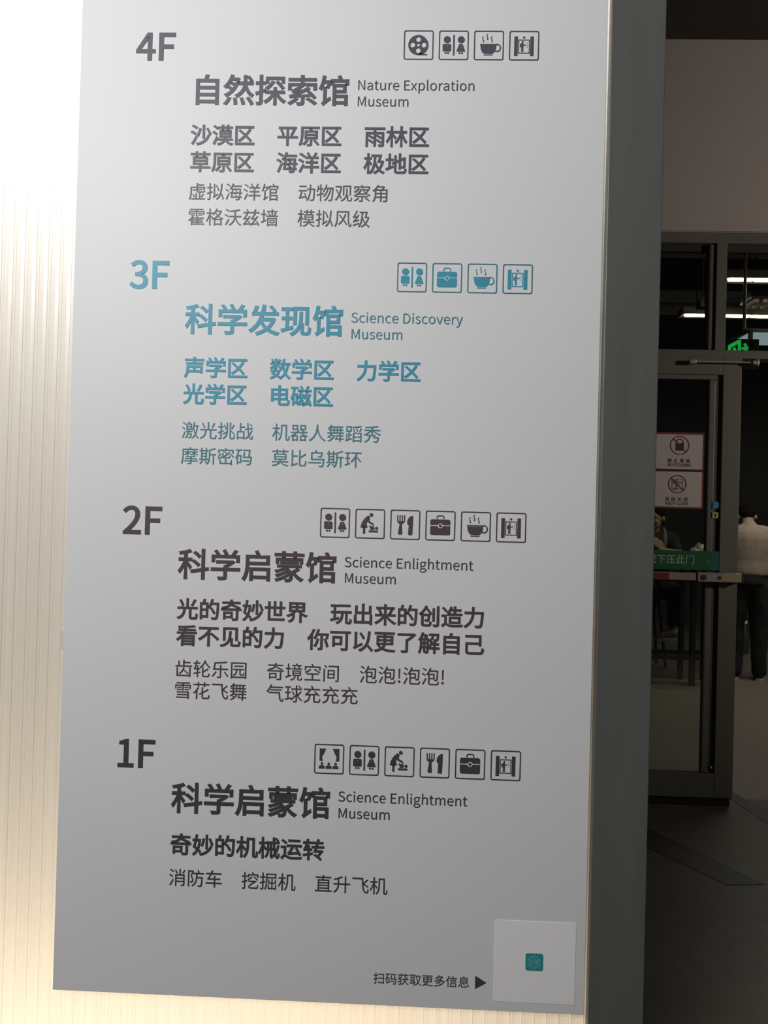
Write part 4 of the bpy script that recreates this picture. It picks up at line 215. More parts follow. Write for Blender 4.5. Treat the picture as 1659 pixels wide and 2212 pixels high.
    '飞': (1000, 'M863 705C-49-60-126-135-196-193C-5 82-7 172-8 269L-592 0L0-78L517 0C11-465 60-754 272-755C71 1 95 50 105 208C-18 8-41 27-59 44C-4-112-14-175-43-175C-107 0-160 148-184 385C86-48 179-108 228-152L40 60C-51 43-147 102-233 148C74 57 157 134 222 202'),
    '馆': (1000, 'M617 822C19-30 35-69 44-97L-250 0L0-163L57 0L0-640L73 0L0 44L294 0L0-39L72 0L0 310L-366 0L0 83L318 0L0 252L-376 0L0 86L382 0L0-96L75 0L0 163L-249 0L48 16C-8 28-29 71-51 103M541 31L0 142L294 0L0-142M541 510L248 0L0-128L-248 0M149 838C-21-148-57-293-115-388C17-10 47-35 59-47C33 58 61 132 84 214L130 0C-14-49-32-99-49-134L60-21C28 53 57 137 78 210L-50 16L-12-3L-140 0C10 45 19 93 26 140M161-71C14 19 41 40 221 172C-7 15-16 44-21 64L-114-80L0 396L-73 0L0-393C0-51-37-90-58-105C14-13 37-38 45-54'),
    '齿': (1000, 'M483 449C-36-159-123-272-259-339C18-10 47-33 59-46C85 49 155 115 205 204C87-65 187-147 239-199L51 50C-58 56-172 143-261 206C15 34 27 72 37 112M121 437L0-471L690 0L0-41L77 0L0 513L-77 0L0-402L-613 0L0 401M58 545L0-69L893 0L0 69L-405 0L0 124L318 0L0 64L-318 0L0 107L-77 0L0-295L-183 0L0 244L-75 0L0-244'),
}

# ------------------------------------------------------------------ materials
def mat(name, color, rough=0.6, metal=0.0, spec=0.5, noise=None, bump=None, stretch=(1, 1, 1), emit=None):
    m = bpy.data.materials.new(name)
    m.use_nodes = True
    nt = m.node_tree
    b = nt.nodes['Principled BSDF']
    b.inputs['Base Color'].default_value = (*color, 1)
    b.inputs['Roughness'].default_value = rough
    b.inputs['Metallic'].default_value = metal
    b.inputs['Specular IOR Level'].default_value = spec
    if emit:
        b.inputs['Emission Color'].default_value = (*emit[0], 1)
        b.inputs['Emission Strength'].default_value = emit[1]
    if noise or bump:
        tc = nt.nodes.new('ShaderNodeTexCoord')
        mp = nt.nodes.new('ShaderNodeMapping')
        mp.inputs['Scale'].default_value = stretch
        nt.links.new(tc.outputs['Object'], mp.inputs[0])
    if noise:
        n = nt.nodes.new('ShaderNodeTexNoise')
        n.inputs['Scale'].default_value = noise[0]
        n.inputs['Detail'].default_value = 6
        r = nt.nodes.new('ShaderNodeValToRGB')
        k = noise[1]
        r.color_ramp.elements[0].position = 0.3
        r.color_ramp.elements[1].position = 0.7
        r.color_ramp.elements[0].color = (*[c * (1 - k) for c in color], 1)
        r.color_ramp.elements[1].color = (*[min(1, c * (1 + k)) for c in color], 1)
        nt.links.new(mp.outputs[0], n.inputs['Vector'])
        nt.links.new(n.outputs['Fac'], r.inputs[0])
        nt.links.new(r.outputs[0], b.inputs['Base Color'])
    if bump:
        n2 = nt.nodes.new('ShaderNodeTexNoise')
        n2.inputs['Scale'].default_value = bump[0]
        n2.inputs['Detail'].default_value = 4
        bp = nt.nodes.new('ShaderNodeBump')
        bp.inputs['Strength'].default_value = bump[1]
        bp.inputs['Distance'].default_value = 0.004
        nt.links.new(mp.outputs[0], n2.inputs['Vector'])
        nt.links.new(n2.outputs['Fac'], bp.inputs['Height'])
        nt.links.new(bp.outputs[0], b.inputs['Normal'])
    return m


def glass_mat(name, tint=(0.80, 0.84, 0.80), ior=1.5):
    m = bpy.data.materials.new(name)
    m.use_nodes = True
    nt = m.node_tree
    nt.nodes.remove(nt.nodes['Principled BSDF'])
    tr = nt.nodes.new('ShaderNodeBsdfTransparent')
    tr.inputs[0].default_value = (*tint, 1)
    gl = nt.nodes.new('ShaderNodeBsdfGlossy')
    gl.inputs['Roughness'].default_value = 0.02
    fr = nt.nodes.new('ShaderNodeFresnel')
    fr.inputs[0].default_value = ior
    mx = nt.nodes.new('ShaderNodeMixShader')
    nt.links.new(fr.outputs[0], mx.inputs[0])
    nt.links.new(tr.outputs[0], mx.inputs[1])
    nt.links.new(gl.outputs[0], mx.inputs[2])
    nt.links.new(mx.outputs[0], nt.nodes['Material Output'].inputs[0])
    return m


def sheet_mat(name):
    """milky ribbed polycarbonate: scatters its back light forward and reflects the lobby's"""
    m = bpy.data.materials.new(name)
    m.use_nodes = True
    nt = m.node_tree
    nt.nodes.remove(nt.nodes['Principled BSDF'])
    tl = nt.nodes.new('ShaderNodeBsdfTranslucent')
    df = nt.nodes.new('ShaderNodeBsdfDiffuse')
    gl = nt.nodes.new('ShaderNodeBsdfGlossy')
    gl.inputs['Roughness'].default_value = 0.35
    tc = nt.nodes.new('ShaderNodeTexCoord')
    mp = nt.nodes.new('ShaderNodeMapping')
    mp.inputs['Scale'].default_value = (160, 1, 0.6)
    no = nt.nodes.new('ShaderNodeTexNoise')
    no.inputs['Scale'].default_value = 1.0
    no.inputs['Detail'].default_value = 3
    for s, lo, hi in ((tl, (0.90, 0.86, 0.79), (0.94, 0.90, 0.83)), (df, (0.82, 0.78, 0.71), (0.86, 0.82, 0.75))):
        r = nt.nodes.new('ShaderNodeValToRGB')
        r.color_ramp.elements[0].position = 0.35
        r.color_ramp.elements[1].position = 0.65
        r.color_ramp.elements[0].color = (*lo, 1)
        r.color_ramp.elements[1].color = (*hi, 1)
        nt.links.new(no.outputs['Fac'], r.inputs[0])
        nt.links.new(r.outputs[0], s.inputs[0])
    nt.links.new(tc.outputs['Object'], mp.inputs[0])
    nt.links.new(mp.outputs[0], no.inputs['Vector'])
    m1 = nt.nodes.new('ShaderNodeMixShader')
    m1.inputs[0].default_value = 0.5
    nt.links.new(tl.outputs[0], m1.inputs[1])
    nt.links.new(df.outputs[0], m1.inputs[2])
    m2 = nt.nodes.new('ShaderNodeMixShader')
    m2.inputs[0].default_value = 0.05
    nt.links.new(m1.outputs[0], m2.inputs[1])
    nt.links.new(gl.outputs[0], m2.inputs[2])
    nt.links.new(m2.outputs[0], nt.nodes['Material Output'].inputs[0])
    return m


def emit_mat(name, color, strength):
    m = bpy.data.materials.new(name)
    m.use_nodes = True
    nt = m.node_tree
    nt.nodes.remove(nt.nodes['Principled BSDF'])
    e = nt.nodes.new('ShaderNodeEmission')
    e.inputs[0].default_value = (*color, 1)
    e.inputs[1].default_value = strength
    nt.links.new(e.outputs[0], nt.nodes['Material Output'].inputs[0])
    return m


M = dict(
    board=mat('satin_grey_board', (0.79, 0.79, 0.80), 0.5, spec=0.3, noise=(3.0, 0.012)),
    ink4=mat('slate_purple_lettering', (0.088, 0.082, 0.108), 0.5),
    ink3=mat('teal_lettering', (0.045, 0.325, 0.46), 0.5),
    ink3thin=mat('muted_teal_lettering', (0.07, 0.235, 0.28), 0.5),
    ink2=mat('brown_black_lettering', (0.085, 0.062, 0.066), 0.5),
    ink1=mat('black_lettering', (0.062, 0.057, 0.060), 0.5),
    sheet=sheet_mat('ribbed_polycarbonate'),
    boxback=mat('grey_box_interior', (0.28, 0.27, 0.25), 0.8),
    post=mat('brushed_dark_grey_metal', (0.118, 0.121, 0.117), 0.42, spec=0.5, noise=(6.0, 0.06), bump=(40, 0.05), stretch=(6, 6, 0.6)),
    card=mat('pale_card', (0.97, 0.97, 0.98), 0.5, spec=0.25, noise=(30, 0.01)),
    tile=mat('teal_tile', (0.03, 0.33, 0.36), 0.4),
    tileline=mat('pale_teal_lines', (0.30, 0.62, 0.62), 0.5),
    wall=mat('taupe_plaster', (0.43, 0.405, 0.385), 0.85, noise=(2.0, 0.03), bump=(120, 0.05)),
    hallwall=mat('charcoal_paint', (0.075, 0.078, 0.085), 0.9, noise=(1.5, 0.15)),
    ceil=mat('dark_ceiling_paint', (0.035, 0.031, 0.027), 0.9, noise=(1.2, 0.15)),
    hallfloor=mat('warm_grey_hall_floor', (0.205, 0.172, 0.150), 0.5, spec=0.3, noise=(14.0, 0.06), bump=(300, 0.02)),
    floor=mat('dark_grey_lobby_floor', (0.098, 0.092, 0.078), 0.45, spec=0.3, noise=(14.0, 0.08), bump=(300, 0.02)),
    strip=mat('dark_floor_band', (0.036, 0.034, 0.030), 0.6, noise=(20, 0.1)),
    frame=mat('olive_grey_aluminium', (0.135, 0.137, 0.116), 0.45, spec=0.4, noise=(8, 0.05), stretch=(1, 1, 0.3)),
    gasket=mat('black_rubber', (0.012, 0.012, 0.012), 0.6, noise=(30, 0.1)),
    groove=mat('dark_olive_groove', (0.055, 0.055, 0.046), 0.6, noise=(8, 0.05)),
    tape=mat('faded_yellow_tape', (0.36, 0.33, 0.17), 0.6, noise=(20, 0.05)),
    bracket=mat('light_grey_bracket', (0.72, 0.68, 0.64), 0.5, noise=(20, 0.03)),
    chrome=mat('worn_steel', (0.42, 0.39, 0.36), 0.38, metal=0.6, noise=(10, 0.06)),
    glass=glass_mat('door_glass'),
    paper=mat('white_sticker', (0.55, 0.51, 0.49), 0.6, noise=(20, 0.01)),
    red=mat('red_print', (0.19, 0.013, 0.020), 0.5),
    black=mat('black_print', (0.015, 0.013, 0.013), 0.5),
    green=mat('green_strip', (0.010, 0.115, 0.045), 0.4),
    greenend=mat('teal_strip_end', (0.010, 0.125, 0.095), 0.4),
    mint=mat('pale_green_print', (0.36, 0.52, 0.42), 0.5),
    blue=mat('blue_sticker', (0.03, 0.26, 0.62), 0.5),
    yellow=mat('yellow_sticker', (0.50, 0.50, 0.10), 0.5),
    tube=emit_mat('lit_diffuser', (1.0, 0.97, 0.82), 40.0),
    housing=mat('cream_housing', (0.30, 0.26, 0.17), 0.6),
    panel_glow=emit_mat('glowing_grey_panel', (0.55, 0.66, 0.75), 0.55),  # brightness of the pale hanging panel put in as weak emission
    exitgreen=emit_mat('lit_green', (0.015, 0.62, 0.09), 0.75),
    exitback=mat('dark_exit_face', (0.008, 0.012, 0.009), 0.4),
    duct=mat('galvanised_duct', (0.58, 0.63, 0.61), 0.55, metal=0.2, noise=(3, 0.1)),
    pipe=mat('brown_painted_pipe', (0.40, 0.28, 0.23), 0.6, noise=(9, 0.08)),
    darkmetal=mat('black_steel', (0.018, 0.018, 0.018), 0.5, noise=(9, 0.1)),
    skin=mat('skin', (0.36, 0.20, 0.13), 0.55, noise=(40, 0.05)),
    hair=mat('black_hair', (0.006, 0.005, 0.005), 0.9, spec=0.1, noise=(60, 0.2), stretch=(1, 1, 0.2)),
    shirt=mat('pale_beige_cotton', (0.36, 0.285, 0.24), 0.85, noise=(8, 0.06), bump=(25, 0.3)),
    tee=mat('black_cotton', (0.014, 0.014, 0.014), 0.9, noise=(20, 0.1), bump=(25, 0.3)),
    trousers=mat('black_trousers', (0.012, 0.012, 0.013), 0.9, noise=(20, 0.1), bump=(20, 0.3)),
    shoe=mat('olive_shoe', (0.16, 0.15, 0.10), 0.7, noise=(20, 0.1)),
    darkshoe=mat('dark_shoe', (0.02, 0.018, 0.016), 0.6, noise=(20, 0.1)),
    sole=mat('pale_sole', (0.55, 0.47, 0.38), 0.6),
    sock=mat('white_sock', (0.62, 0.62, 0.60), 0.9, bump=(90, 0.2)),
    strap=mat('grey_green_strap', (0.14, 0.155, 0.12), 0.8, bump=(90, 0.2)),
    eye=mat('dark_eye', (0.015, 0.012, 0.010), 0.3),
    lip=mat('lips', (0.30, 0.13, 0.10), 0.5),
    bundle=mat('crumpled_pale_paper', (0.55, 0.47, 0.42), 0.8, noise=(14, 0.25), bump=(20, 0.5)),
    bottle=mat('dark_green_bottle', (0.05, 0.065, 0.045), 0.35, noise=(10, 0.05)),
    cap=mat('pale_blue_cap', (0.70, 0.78, 0.92), 0.4),
)


# ------------------------------------------------------------------ helpers
def link(o, parent=None):
    COL.objects.link(o)
    if parent is not None:
        o.parent = parent
    return o


def thing(name, label, cat, loc=(0, 0, 0), rz=0.0, group=None, kind=None):
    o = bpy.data.objects.new(name, None)
    o.empty_display_size = 0.1
    o.location = loc
    o.rotation_euler = (0, 0, rz)
    link(o)
    return tag(o, label, cat, group, kind)


def tag(o, label=None, cat=None, group=None, kind=None):
    if label:
        o['label'] = label
    if cat:
        o['category'] = cat
    if group:
        o['group'] = group
    if kind:
        o['kind'] = kind
    return o


def obj(name, bm, m, parent=None, smooth=False):
    me = bpy.data.meshes.new(name)
    bm.to_mesh(me)
    bm.free()
    me.materials.append(M[m] if isinstance(m, str) else m)
    if smooth:
        for p in me.polygons:
            p.use_smooth = True
    return link(bpy.data.objects.new(name, me), parent)


def struct(name, bm, m, parent=None):
    o = obj(name, bm, m, parent)
    if parent is None:
        o['kind'] = 'structure'
    return o


def box(bm, x0, x1, y0, y1, z0, z1, bevel=0.0):
    r = bmesh.ops.create_cube(bm, size=1.0, matrix=Matrix.Translation(((x0 + x1) / 2, (y0 + y1) / 2, (z0 + z1) / 2)) @ Matrix.Diagonal((x1 - x0, y1 - y0, z1 - z0, 1)))
    if bevel:
        es = list({e for v in r['verts'] for e in v.link_edges})
        bmesh.ops.bevel(bm, geom=es, offset=bevel, segments=2, affect='EDGES', profile=0.5)
    return bm


def boxes(*bs, bevel=0.0):
    bm = bmesh.new()
    for b in bs:
        box(bm, *b, bevel=bevel)
    return bm


def rod(bm, a, b, r, r2=None, seg=16):
    a, b = Vector(a), Vector(b)
    d = b - a
    q = d.to_track_quat('Z', 'Y').to_matrix().to_4x4()
    bmesh.ops.create_cone(bm, cap_ends=True, segments=seg, radius1=r, radius2=r if r2 is None else r2, depth=d.length, matrix=Matrix.Translation((a + b) / 2) @ q)
    return bm


def ball(bm, c, r, seg=16):
    m = Matrix.Translation(c) @ Matrix.Diagonal((*((r, r, r) if isinstance(r, (int, float)) else r), 1))
    bmesh.ops.create_uvsphere(bm, u_segments=seg, v_segments=seg // 2 + 2, radius=1.0, matrix=m)
    return bm


def lathe(bm, prof, c=(0, 0, 0), seg=24):
    rings = []
    for r, z in prof:
        rings.append([bm.verts.new((c[0] + r * math.cos(2 * math.pi * i / seg), c[1] + r * math.sin(2 * math.pi * i / seg), c[2] + z)) for i in range(seg)])
    for a, b in zip(rings, rings[1:]):
        for i in range(seg):
            bm.faces.new((a[i], a[(i + 1) % seg], b[(i + 1) % seg], b[i]))
    bm.faces.new(list(reversed(rings[0])))
    bm.faces.new(rings[-1])
    return bm


# ---- flat print: outlines filled as a 2-D curve, stood up in the XZ plane facing -Y
def glyph_splines(ch):
    segs = []
    cur = None
    for op, arg in re.findall(r'([MLC])([-\d ]+)', GLYPHS[ch][1]):
        n = [int(v) for v in re.findall(r'-?\d+', arg)]
        if op == 'M':
            cur = [(n[0], n[1])]
            pts = [((n[0], n[1]), None, None)]
            segs.append(pts)
            x, y = n
        elif op == 'L':
            pts.append(((x + n[0], y + n[1]), None, None))
            x, y = x + n[0], y + n[1]
        else:
            pts.append(((x + n[4], y + n[5]), (x + n[0], y + n[1]), (x + n[2], y + n[3])))
            x, y = x + n[4], y + n[5]
    return segs


def new_curve(thick, bold=0.0):
    c = bpy.data.curves.new('outline', 'CURVE')
    c.dimensions = '2D'
    c.fill_mode = 'BOTH'
    c.extrude = thick / 2
    c.offset = bold
    c.resolution_u = 4
    return c


def add_poly(c, pts):
    s = c.splines.new('POLY')
    s.points.add(len(pts) - 1)
    for p, (x, y) in zip(s.points, pts):
        p.co = (x, y, 0, 1)
    s.use_cyclic_u = True


def curve_mesh(name, c, sx=1.0):
    o = bpy.data.objects.new('outline', c)
    COL.objects.link(o)
    dg = bpy.context.evaluated_depsgraph_get()
    me = bpy.data.meshes.new_from_object(o.evaluated_get(dg))
    bpy.data.objects.remove(o)
    th = c.extrude
    for v in me.vertices:
        x, y, z = v.co
        v.co = (x * sx, -z - th, y)          # back of the print lies on the surface
    bpy.data.curves.remove(c)
    me.name = name
    return me


def text_mesh(text, em, bold=False, thick=0.0008, weight=0.021):
    """lettering whose baseline starts at the origin; bold letters get a band of extra width around every contour"""
    c = new_curve(thick)
    x = 0.0
    k = em / 1000.0
    rings = []
    for ch in text:
        if ch == ' ':
            x += 224
            continue
        for pts in glyph_splines(ch):
            if len(pts) > 1 and pts[-1][0] != pts[0][0]:
                pts = pts + [(pts[0][0], None, None)]
            ring = []
            p0 = pts[0][0]
            for p3, c1, c2 in pts[1:]:
                if c1:
                    for j in range(1, 7):
                        t = j / 6.0
                        u = 1 - t
                        ring.append(tuple(u ** 3 * p0[i] + 3 * u * u * t * c1[i] + 3 * u * t * t * c2[i] + t ** 3 * p3[i] for i in (0, 1)))
                else:
                    ring.append(p3)
                p0 = p3
            ring = [((a + x) * k, q * k) for a, q in ring]
            add_poly(c, ring)
            rings.append(ring)
        x += GLYPHS[ch][0]
    me = curve_mesh('lettering', c)
    if not bold:
        return me
    bm = bmesh.new()
    bm.from_mesh(me)
    bpy.data.meshes.remove(me)
    w = em * weight
    for ring in rings:
        n = len(ring)
        nrm = []
        for i in range(n):
            a, q = Vector(ring[i]), Vector(ring[(i + 1) % n])
            d = (q - a).normalized()
            nrm.append(Vector((d.y, -d.x)))
        inner, outer, foot = [], [], []
        for i in range(n):
            m = nrm[i - 1] + nrm[i]
            m = m / max(0.25, m.dot(nrm[i]))           # mitred corner, clipped at spikes
            if m.length > 1.8:
                m = m * (1.8 / m.length)
            p = Vector(ring[i])
            o = p + m * w
            inner.append(bm.verts.new((p.x, -thick, p.y)))
            outer.append(bm.verts.new((o.x, -thick, o.y)))
            foot.append(bm.verts.new((o.x, 0.0, o.y)))
        for i in range(n):
            j = (i + 1) % n
            bm.faces.new((inner[i], inner[j], outer[j], outer[i]))
            bm.faces.new((outer[i], outer[j], foot[j], foot[i]))
    me = bpy.data.meshes.new('lettering')
    bm.to_mesh(me)
    bm.free()
    return me


def mesh_obj(name, me, m, parent, loc=(0, 0, 0)):
    me.name = name
    me.materials.clear()
    me.materials.append(M[m])
    o = bpy.data.objects.new(name, me)
    o.location = loc
    return link(o, parent)


def circle(cx, cy, r, n=28, ry=None):
    ry = r if ry is None else ry
    return [(cx + r * math.cos(2 * math.pi * i / n), cy + ry * math.sin(2 * math.pi * i / n)) for i in range(n)]


def rect(x0, y0, x1, y1, r=0.0, n=5):
    if r <= 0:
        return [(x0, y0), (x1, y0), (x1, y1), (x0, y1)]
    out = []
    for cx, cy, a in ((x1 - r, y0 + r, -90), (x1 - r, y1 - r, 0), (x0 + r, y1 - r, 90), (x0 + r, y0 + r, 180)):
        for i in range(n + 1):
            t = math.radians(a + 90 * i / n)
            out.append((cx + r * math.cos(t), cy + r * math.sin(t)))
    return out


def thick_line(pts, w, w_end=None):
    """outline of a bent stroke, tapering from w to w_end"""
    L, Rr = [], []
    n = len(pts)
    for i, (x, y) in enumerate(pts):
        a = pts[max(0, i - 1)]
        b = pts[min(n - 1, i + 1)]
        dx, dy = b[0] - a[0], b[1] - a[1]
        d = math.hypot(dx, dy) or 1
        ww = w if w_end is None else w + (w_end - w) * i / (n - 1)
        ox, oy = -dy / d * ww / 2, dx / d * ww / 2
        L.append((x + ox, y + oy))
        Rr.append((x - ox, y - oy))
    return L + Rr[::-1]


def print_mesh(layers, size, thick=0.0008):
    """layers: lists of outlines; holes are outlines nested in the same layer. 100 units = size"""
    bm = bmesh.new()
    for lay in layers:
        c = new_curve(thick)
        for pts in lay:
            add_poly(c, [(x * size / 100, y * size / 100) for x, y in pts])
        me = curve_mesh('layer', c)
        bm.from_mesh(me)
        bpy.data.meshes.remove(me)
    me = bpy.data.meshes.new('print')
    bm.to_mesh(me)
    bm.free()
    return me


# ------------------------------------------------------------------ the pictograms, in a 100 x 100 square
def arc(cx, cy, r, a0, a1, n=12, ry=None):
    ry = r if ry is None else ry
    return [(cx + r * math.cos(math.radians(a0 + (a1 - a0) * i / n)), cy + ry * math.sin(math.radians(a0 + (a1 - a0) * i / n))) for i in range(n + 1)]


def pic_reel():
    c = [circle(49, 50, 34, 48)] + [circle(49 + dx, 50 + dy, 8.3) for dx, dy in ((0, 19), (0, -19), (19, 0), (-19, 0))] + [circle(49, 50, 5)]
    return [c, [[(49, 15.9), (79, 15.9), (80, 17.5), (79, 19.3), (68, 19.3), (62, 23), (56, 22)]]]


def pic_restroom():
    L = [[circle(28, 69, 11.8)], [rect(13, 29, 41.5, 54.5, 4), circle(28, 49, 1.5, 8), circle(28, 44, 1.5, 8)],
         [rect(20, 20.5, 26, 26.5, 1.5)], [rect(28.5, 20.5, 34.5, 26.5, 1.5)], [rect(48, 15, 53, 86, 2.4)],
         [circle(75, 69, 11.8)], [[(69, 54.5), (80, 54.5), (89, 31), (87.5, 28.7), (61.5, 28.7), (60, 31)], circle(75, 49, 1.5, 8), circle(75, 44, 1.5, 8)],
         [rect(67, 20.5, 73, 26.5, 1.5)], [rect(75.5, 20.5, 81.5, 26.5, 1.5)]]
    return L


def pic_cup():
    body = [(21.5, 49.5)] + arc(48, 48, 26, 184, 225, 8, 32) + [(36, 21.5), (62, 21.5)] + arc(48.5, 48, 26, 315, 356, 8, 32) + [(75, 49.5)]
    steam = lambda x, y: thick_line([(x + 2.5, y + 18), (x - .5, y + 13), (x + 1.5, y + 7), (x + 3, y + 3), (x + 2, y - 2)], 2.0, 3.6)
    handle = arc(78, 42, 11, 105, -130, 16, 12)
    return [[rect(21, 51, 76, 55)], [body], [rect(33, 16.5, 63, 19)], [steam(29, 63)], [steam(43, 71)], [steam(58, 63)],
            [thick_line([(74, 52)] + handle[1:-1] + [(71, 31)], 4.0)]]


def pic_lift():
    return [[rect(17, 15, 28.5, 81)], [rect(70.5, 15, 82, 81)], [rect(30.5, 23.5, 68.5, 70.5), rect(33, 26, 66, 68)],
            [thick_line([(49.5, 73), (49.5, 80)], 2)], [[(45, 77), (47, 75.8), (49.5, 78.8), (52, 75.8), (54, 77), (49.5, 82.5)]],
            [circle(45, 63, 3.2, 14)], [rect(39.5, 44, 47.5, 58.5, 1.5)], [rect(40.5, 29, 43.3, 44)], [rect(44.7, 29, 47.5, 44)],
            [thick_line([(37.8, 57), (37, 45)], 2.2)], [thick_line([(47, 57), (51, 50.5), (56, 54)], 2.2)],
            [circle(60, 60, 1, 8)], [circle(60, 55, 1, 8)], [circle(60, 50, 1, 8)], [circle(60, 45.5, 1, 8)]]


def pic_case():
    top = [(16, 52.5), (40.5, 52.5)] + [(49.5 + 9 * math.cos(math.radians(a)), 49.7 + 9 * math.sin(math.radians(a))) for a in (162, 130, 90, 50, 18)] + [(83, 52.5)] + arc(77, 65, 6, 0, 90, 4) + arc(22, 65, 6, 90, 180, 4)
    bot = [(16, 49)] + arc(22, 24.5, 6, 180, 270, 4) + arc(77, 24.5, 6, 270, 360, 4) + [(83, 49), (58.4, 49)] + [(49.5 + 9 * math.cos(math.radians(a)), 49.7 + 9 * math.sin(math.radians(a))) for a in (-10, -50, -90, -130, -170)]
    return [[top], [bot], [circle(49.5, 49.7, 5)], [thick_line([(38.7, 73), (38.7, 79), (40.5, 82), (44, 83), (56, 83), (59.5, 82), (61.3, 79), (61.3, 73)], 3.6)]]


def pic_baby():
    q = lambda pts: [((x - 332) / 2.14, (282 - y) / 2.14) for x, y in pts]
    return [[circle(54, 80, 6.2)],
            [q([(371, 203), (371, 196), (378, 172), (392, 146), (408, 128), (420, 118), (431, 117), (438, 123), (437, 135), (432, 149), (446, 163), (464, 171), (464, 178), (459, 182), (445, 178), (425, 166), (420, 158), (414, 172), (420, 195), (422, 203)])],
            [rect(26.5, 16, 34, 40, 2)], [circle(72.5, 35.5, 5.2)],
            [q([(438, 214), (444, 207), (434, 199), (432, 191), (439, 187), (452, 194), (462, 184), (470, 187), (463, 196), (472, 202), (473, 212), (466, 217), (446, 218)])],
            [rect(45.5, 21.5, 77.5, 28, 3)]]


def pic_fork():
    q = lambda pts: [((x - 587) / 2.16, (290 - y) / 2.16) for x, y in pts]
    tines = [[rect(22.5 + i * 7.7, 62, 26 + i * 7.7, 82.5, 1.5)] for i in range(4)]
    return tines + [[q([(635, 156), (692, 156), (686, 168), (675, 174), (671, 182), (676, 245), (674, 252), (668, 254), (650, 254), (645, 250), (644, 245), (654, 182), (650, 174), (640, 168)])],
                    [q([(752, 116), (738, 117), (722, 128), (711, 148), (708, 166), (713, 181), (722, 187), (720, 200), (717, 250), (722, 256), (743, 257), (748, 252), (751, 180)])]]


def pic_theatre():
    q = lambda pts: [((x - 63) / 2.2, (278 - y) / 2.2) for x, y in pts]
    L = [[q([(102, 92), (148, 92), (138, 120), (120, 150), (126, 182), (102, 182)])], [q([(199, 92), (247, 92), (247, 184), (222, 184), (229, 152), (211, 122)])]]
    for cx in (26, 49, 72):
        L.append([circle(cx, 34.5, 4.3)])
        L.append([[(cx - 10, 17.5), (cx + 10, 17.5), (cx + 10, 24), (cx + 6, 28.5), (cx - 6, 28.5), (cx - 10, 24)]])
    return L


PICS = dict(reel=pic_reel, restroom=pic_restroom, cup=pic_cup, lift=pic_lift, case=pic_case, baby=pic_baby, fork=pic_fork, theatre=pic_theatre)
PIC_LABEL = dict(reel='film reel pictogram in a rounded frame', restroom='boy and girl restroom pictogram in a rounded frame', cup='steaming cup pictogram in a rounded frame',
                 lift='lift pictogram with a person and an up arrow', case='briefcase pictogram in a rounded frame', baby='baby changing pictogram in a rounded frame',
                 fork='fork and knife pictogram in a rounded frame', theatre='stage curtain and audience pictogram in a rounded frame')

# ------------------------------------------------------------------ the setting
DY = 2.75                                            # front face of the wall with the doors
struct('floor', boxes((-4.5, 8.0, -4.5, 2.9, -0.1, 0.0)), 'floor')
struct('floor_hall', boxes((-4.5, 8.0, 2.9, 11.0, -0.1, 0.0)), 'hallfloor')
struct('ceiling', boxes((-4.5, 8.0, -0.6, DY + 0.2, 4.0, 4.1)), 'ceil')
# wall with the doorway: opening x 0.55..2.85, z 0..2.99
struct('wall_back', boxes((-4.5, 0.55, DY, DY + 0.2, 0, 4.0), (2.85, 8.0, DY, DY + 0.2, 0, 4.0), (0.55, 2.85, DY, DY + 0.2, 2.99, 4.0)), 'wall')
struct('trim_1', boxes((0.50, 2.90, DY - 0.012, DY, 2.992, 3.022), bevel=0.003), 'wall')
struct('wall_hall_left', boxes((-4.5, -4.4, DY + 0.2, 11.0, 0, 5.0)), 'hallwall')
struct('wall_hall_right', boxes((7.9, 8.0, DY + 0.2, 11.0, 0, 5.0)), 'hallwall')
struct('wall_hall_back', boxes((-4.4, 7.9, 10.9, 11.0, 0, 5.0)), 'hallwall')
struct('ceiling_hall', boxes((-4.5, 8.0, DY + 0.2, 11.0, 4.9, 5.0), (-4.5, 8.0, DY, DY + 0.2, 4.1, 5.0)), 'ceil')

# ------------------------------------------------------------------ the light box the sign hangs on
SX0, SX1, SZ0, SZ1 = -0.588, 0.311, 0.632, 2.62      # the sign board
PX0, PX1 = 0.317, 0.408                              # the dark metal post right of it
BX0, BZ1 = -1.55, 3.60  # box top, out of view, raised so it shades the upper wall
lb = thing('light_box', 'back-lit box of ribbed milky sheet behind the sign, with dark grey corner post', 'light box', (-0.55, 0.1, 0))
ox, oy = -0.55, 0.1


def lbx(*b):                                         # world box -> light box coordinates
    return (b[0] - ox, b[1] - ox, b[2] - oy, b[3] - oy, b[4], b[5])


obj('corner_post', boxes(lbx(PX0, PX1, -0.004, 0.56, 0, BZ1), bevel=0.0015), 'post', lb)
obj('corner_post', boxes(lbx(BX0 - 0.09, BX0, -0.004, 0.56, 0, BZ1), bevel=0.0015), 'post', lb)
obj('top_rail', boxes(lbx(BX0, PX0, -0.004, 0.56, BZ1 - 0.1, BZ1), bevel=0.0015), 'post', lb)
obj('base_rail', boxes(lbx(BX0, PX0, -0.004, 0.56, 0, 0.12), bevel=0.0015), 'post', lb)
obj('back_panel', boxes(lbx(BX0, PX0, 0.550, 0.56, 0.12, BZ1 - 0.1)), 'boxback', lb)
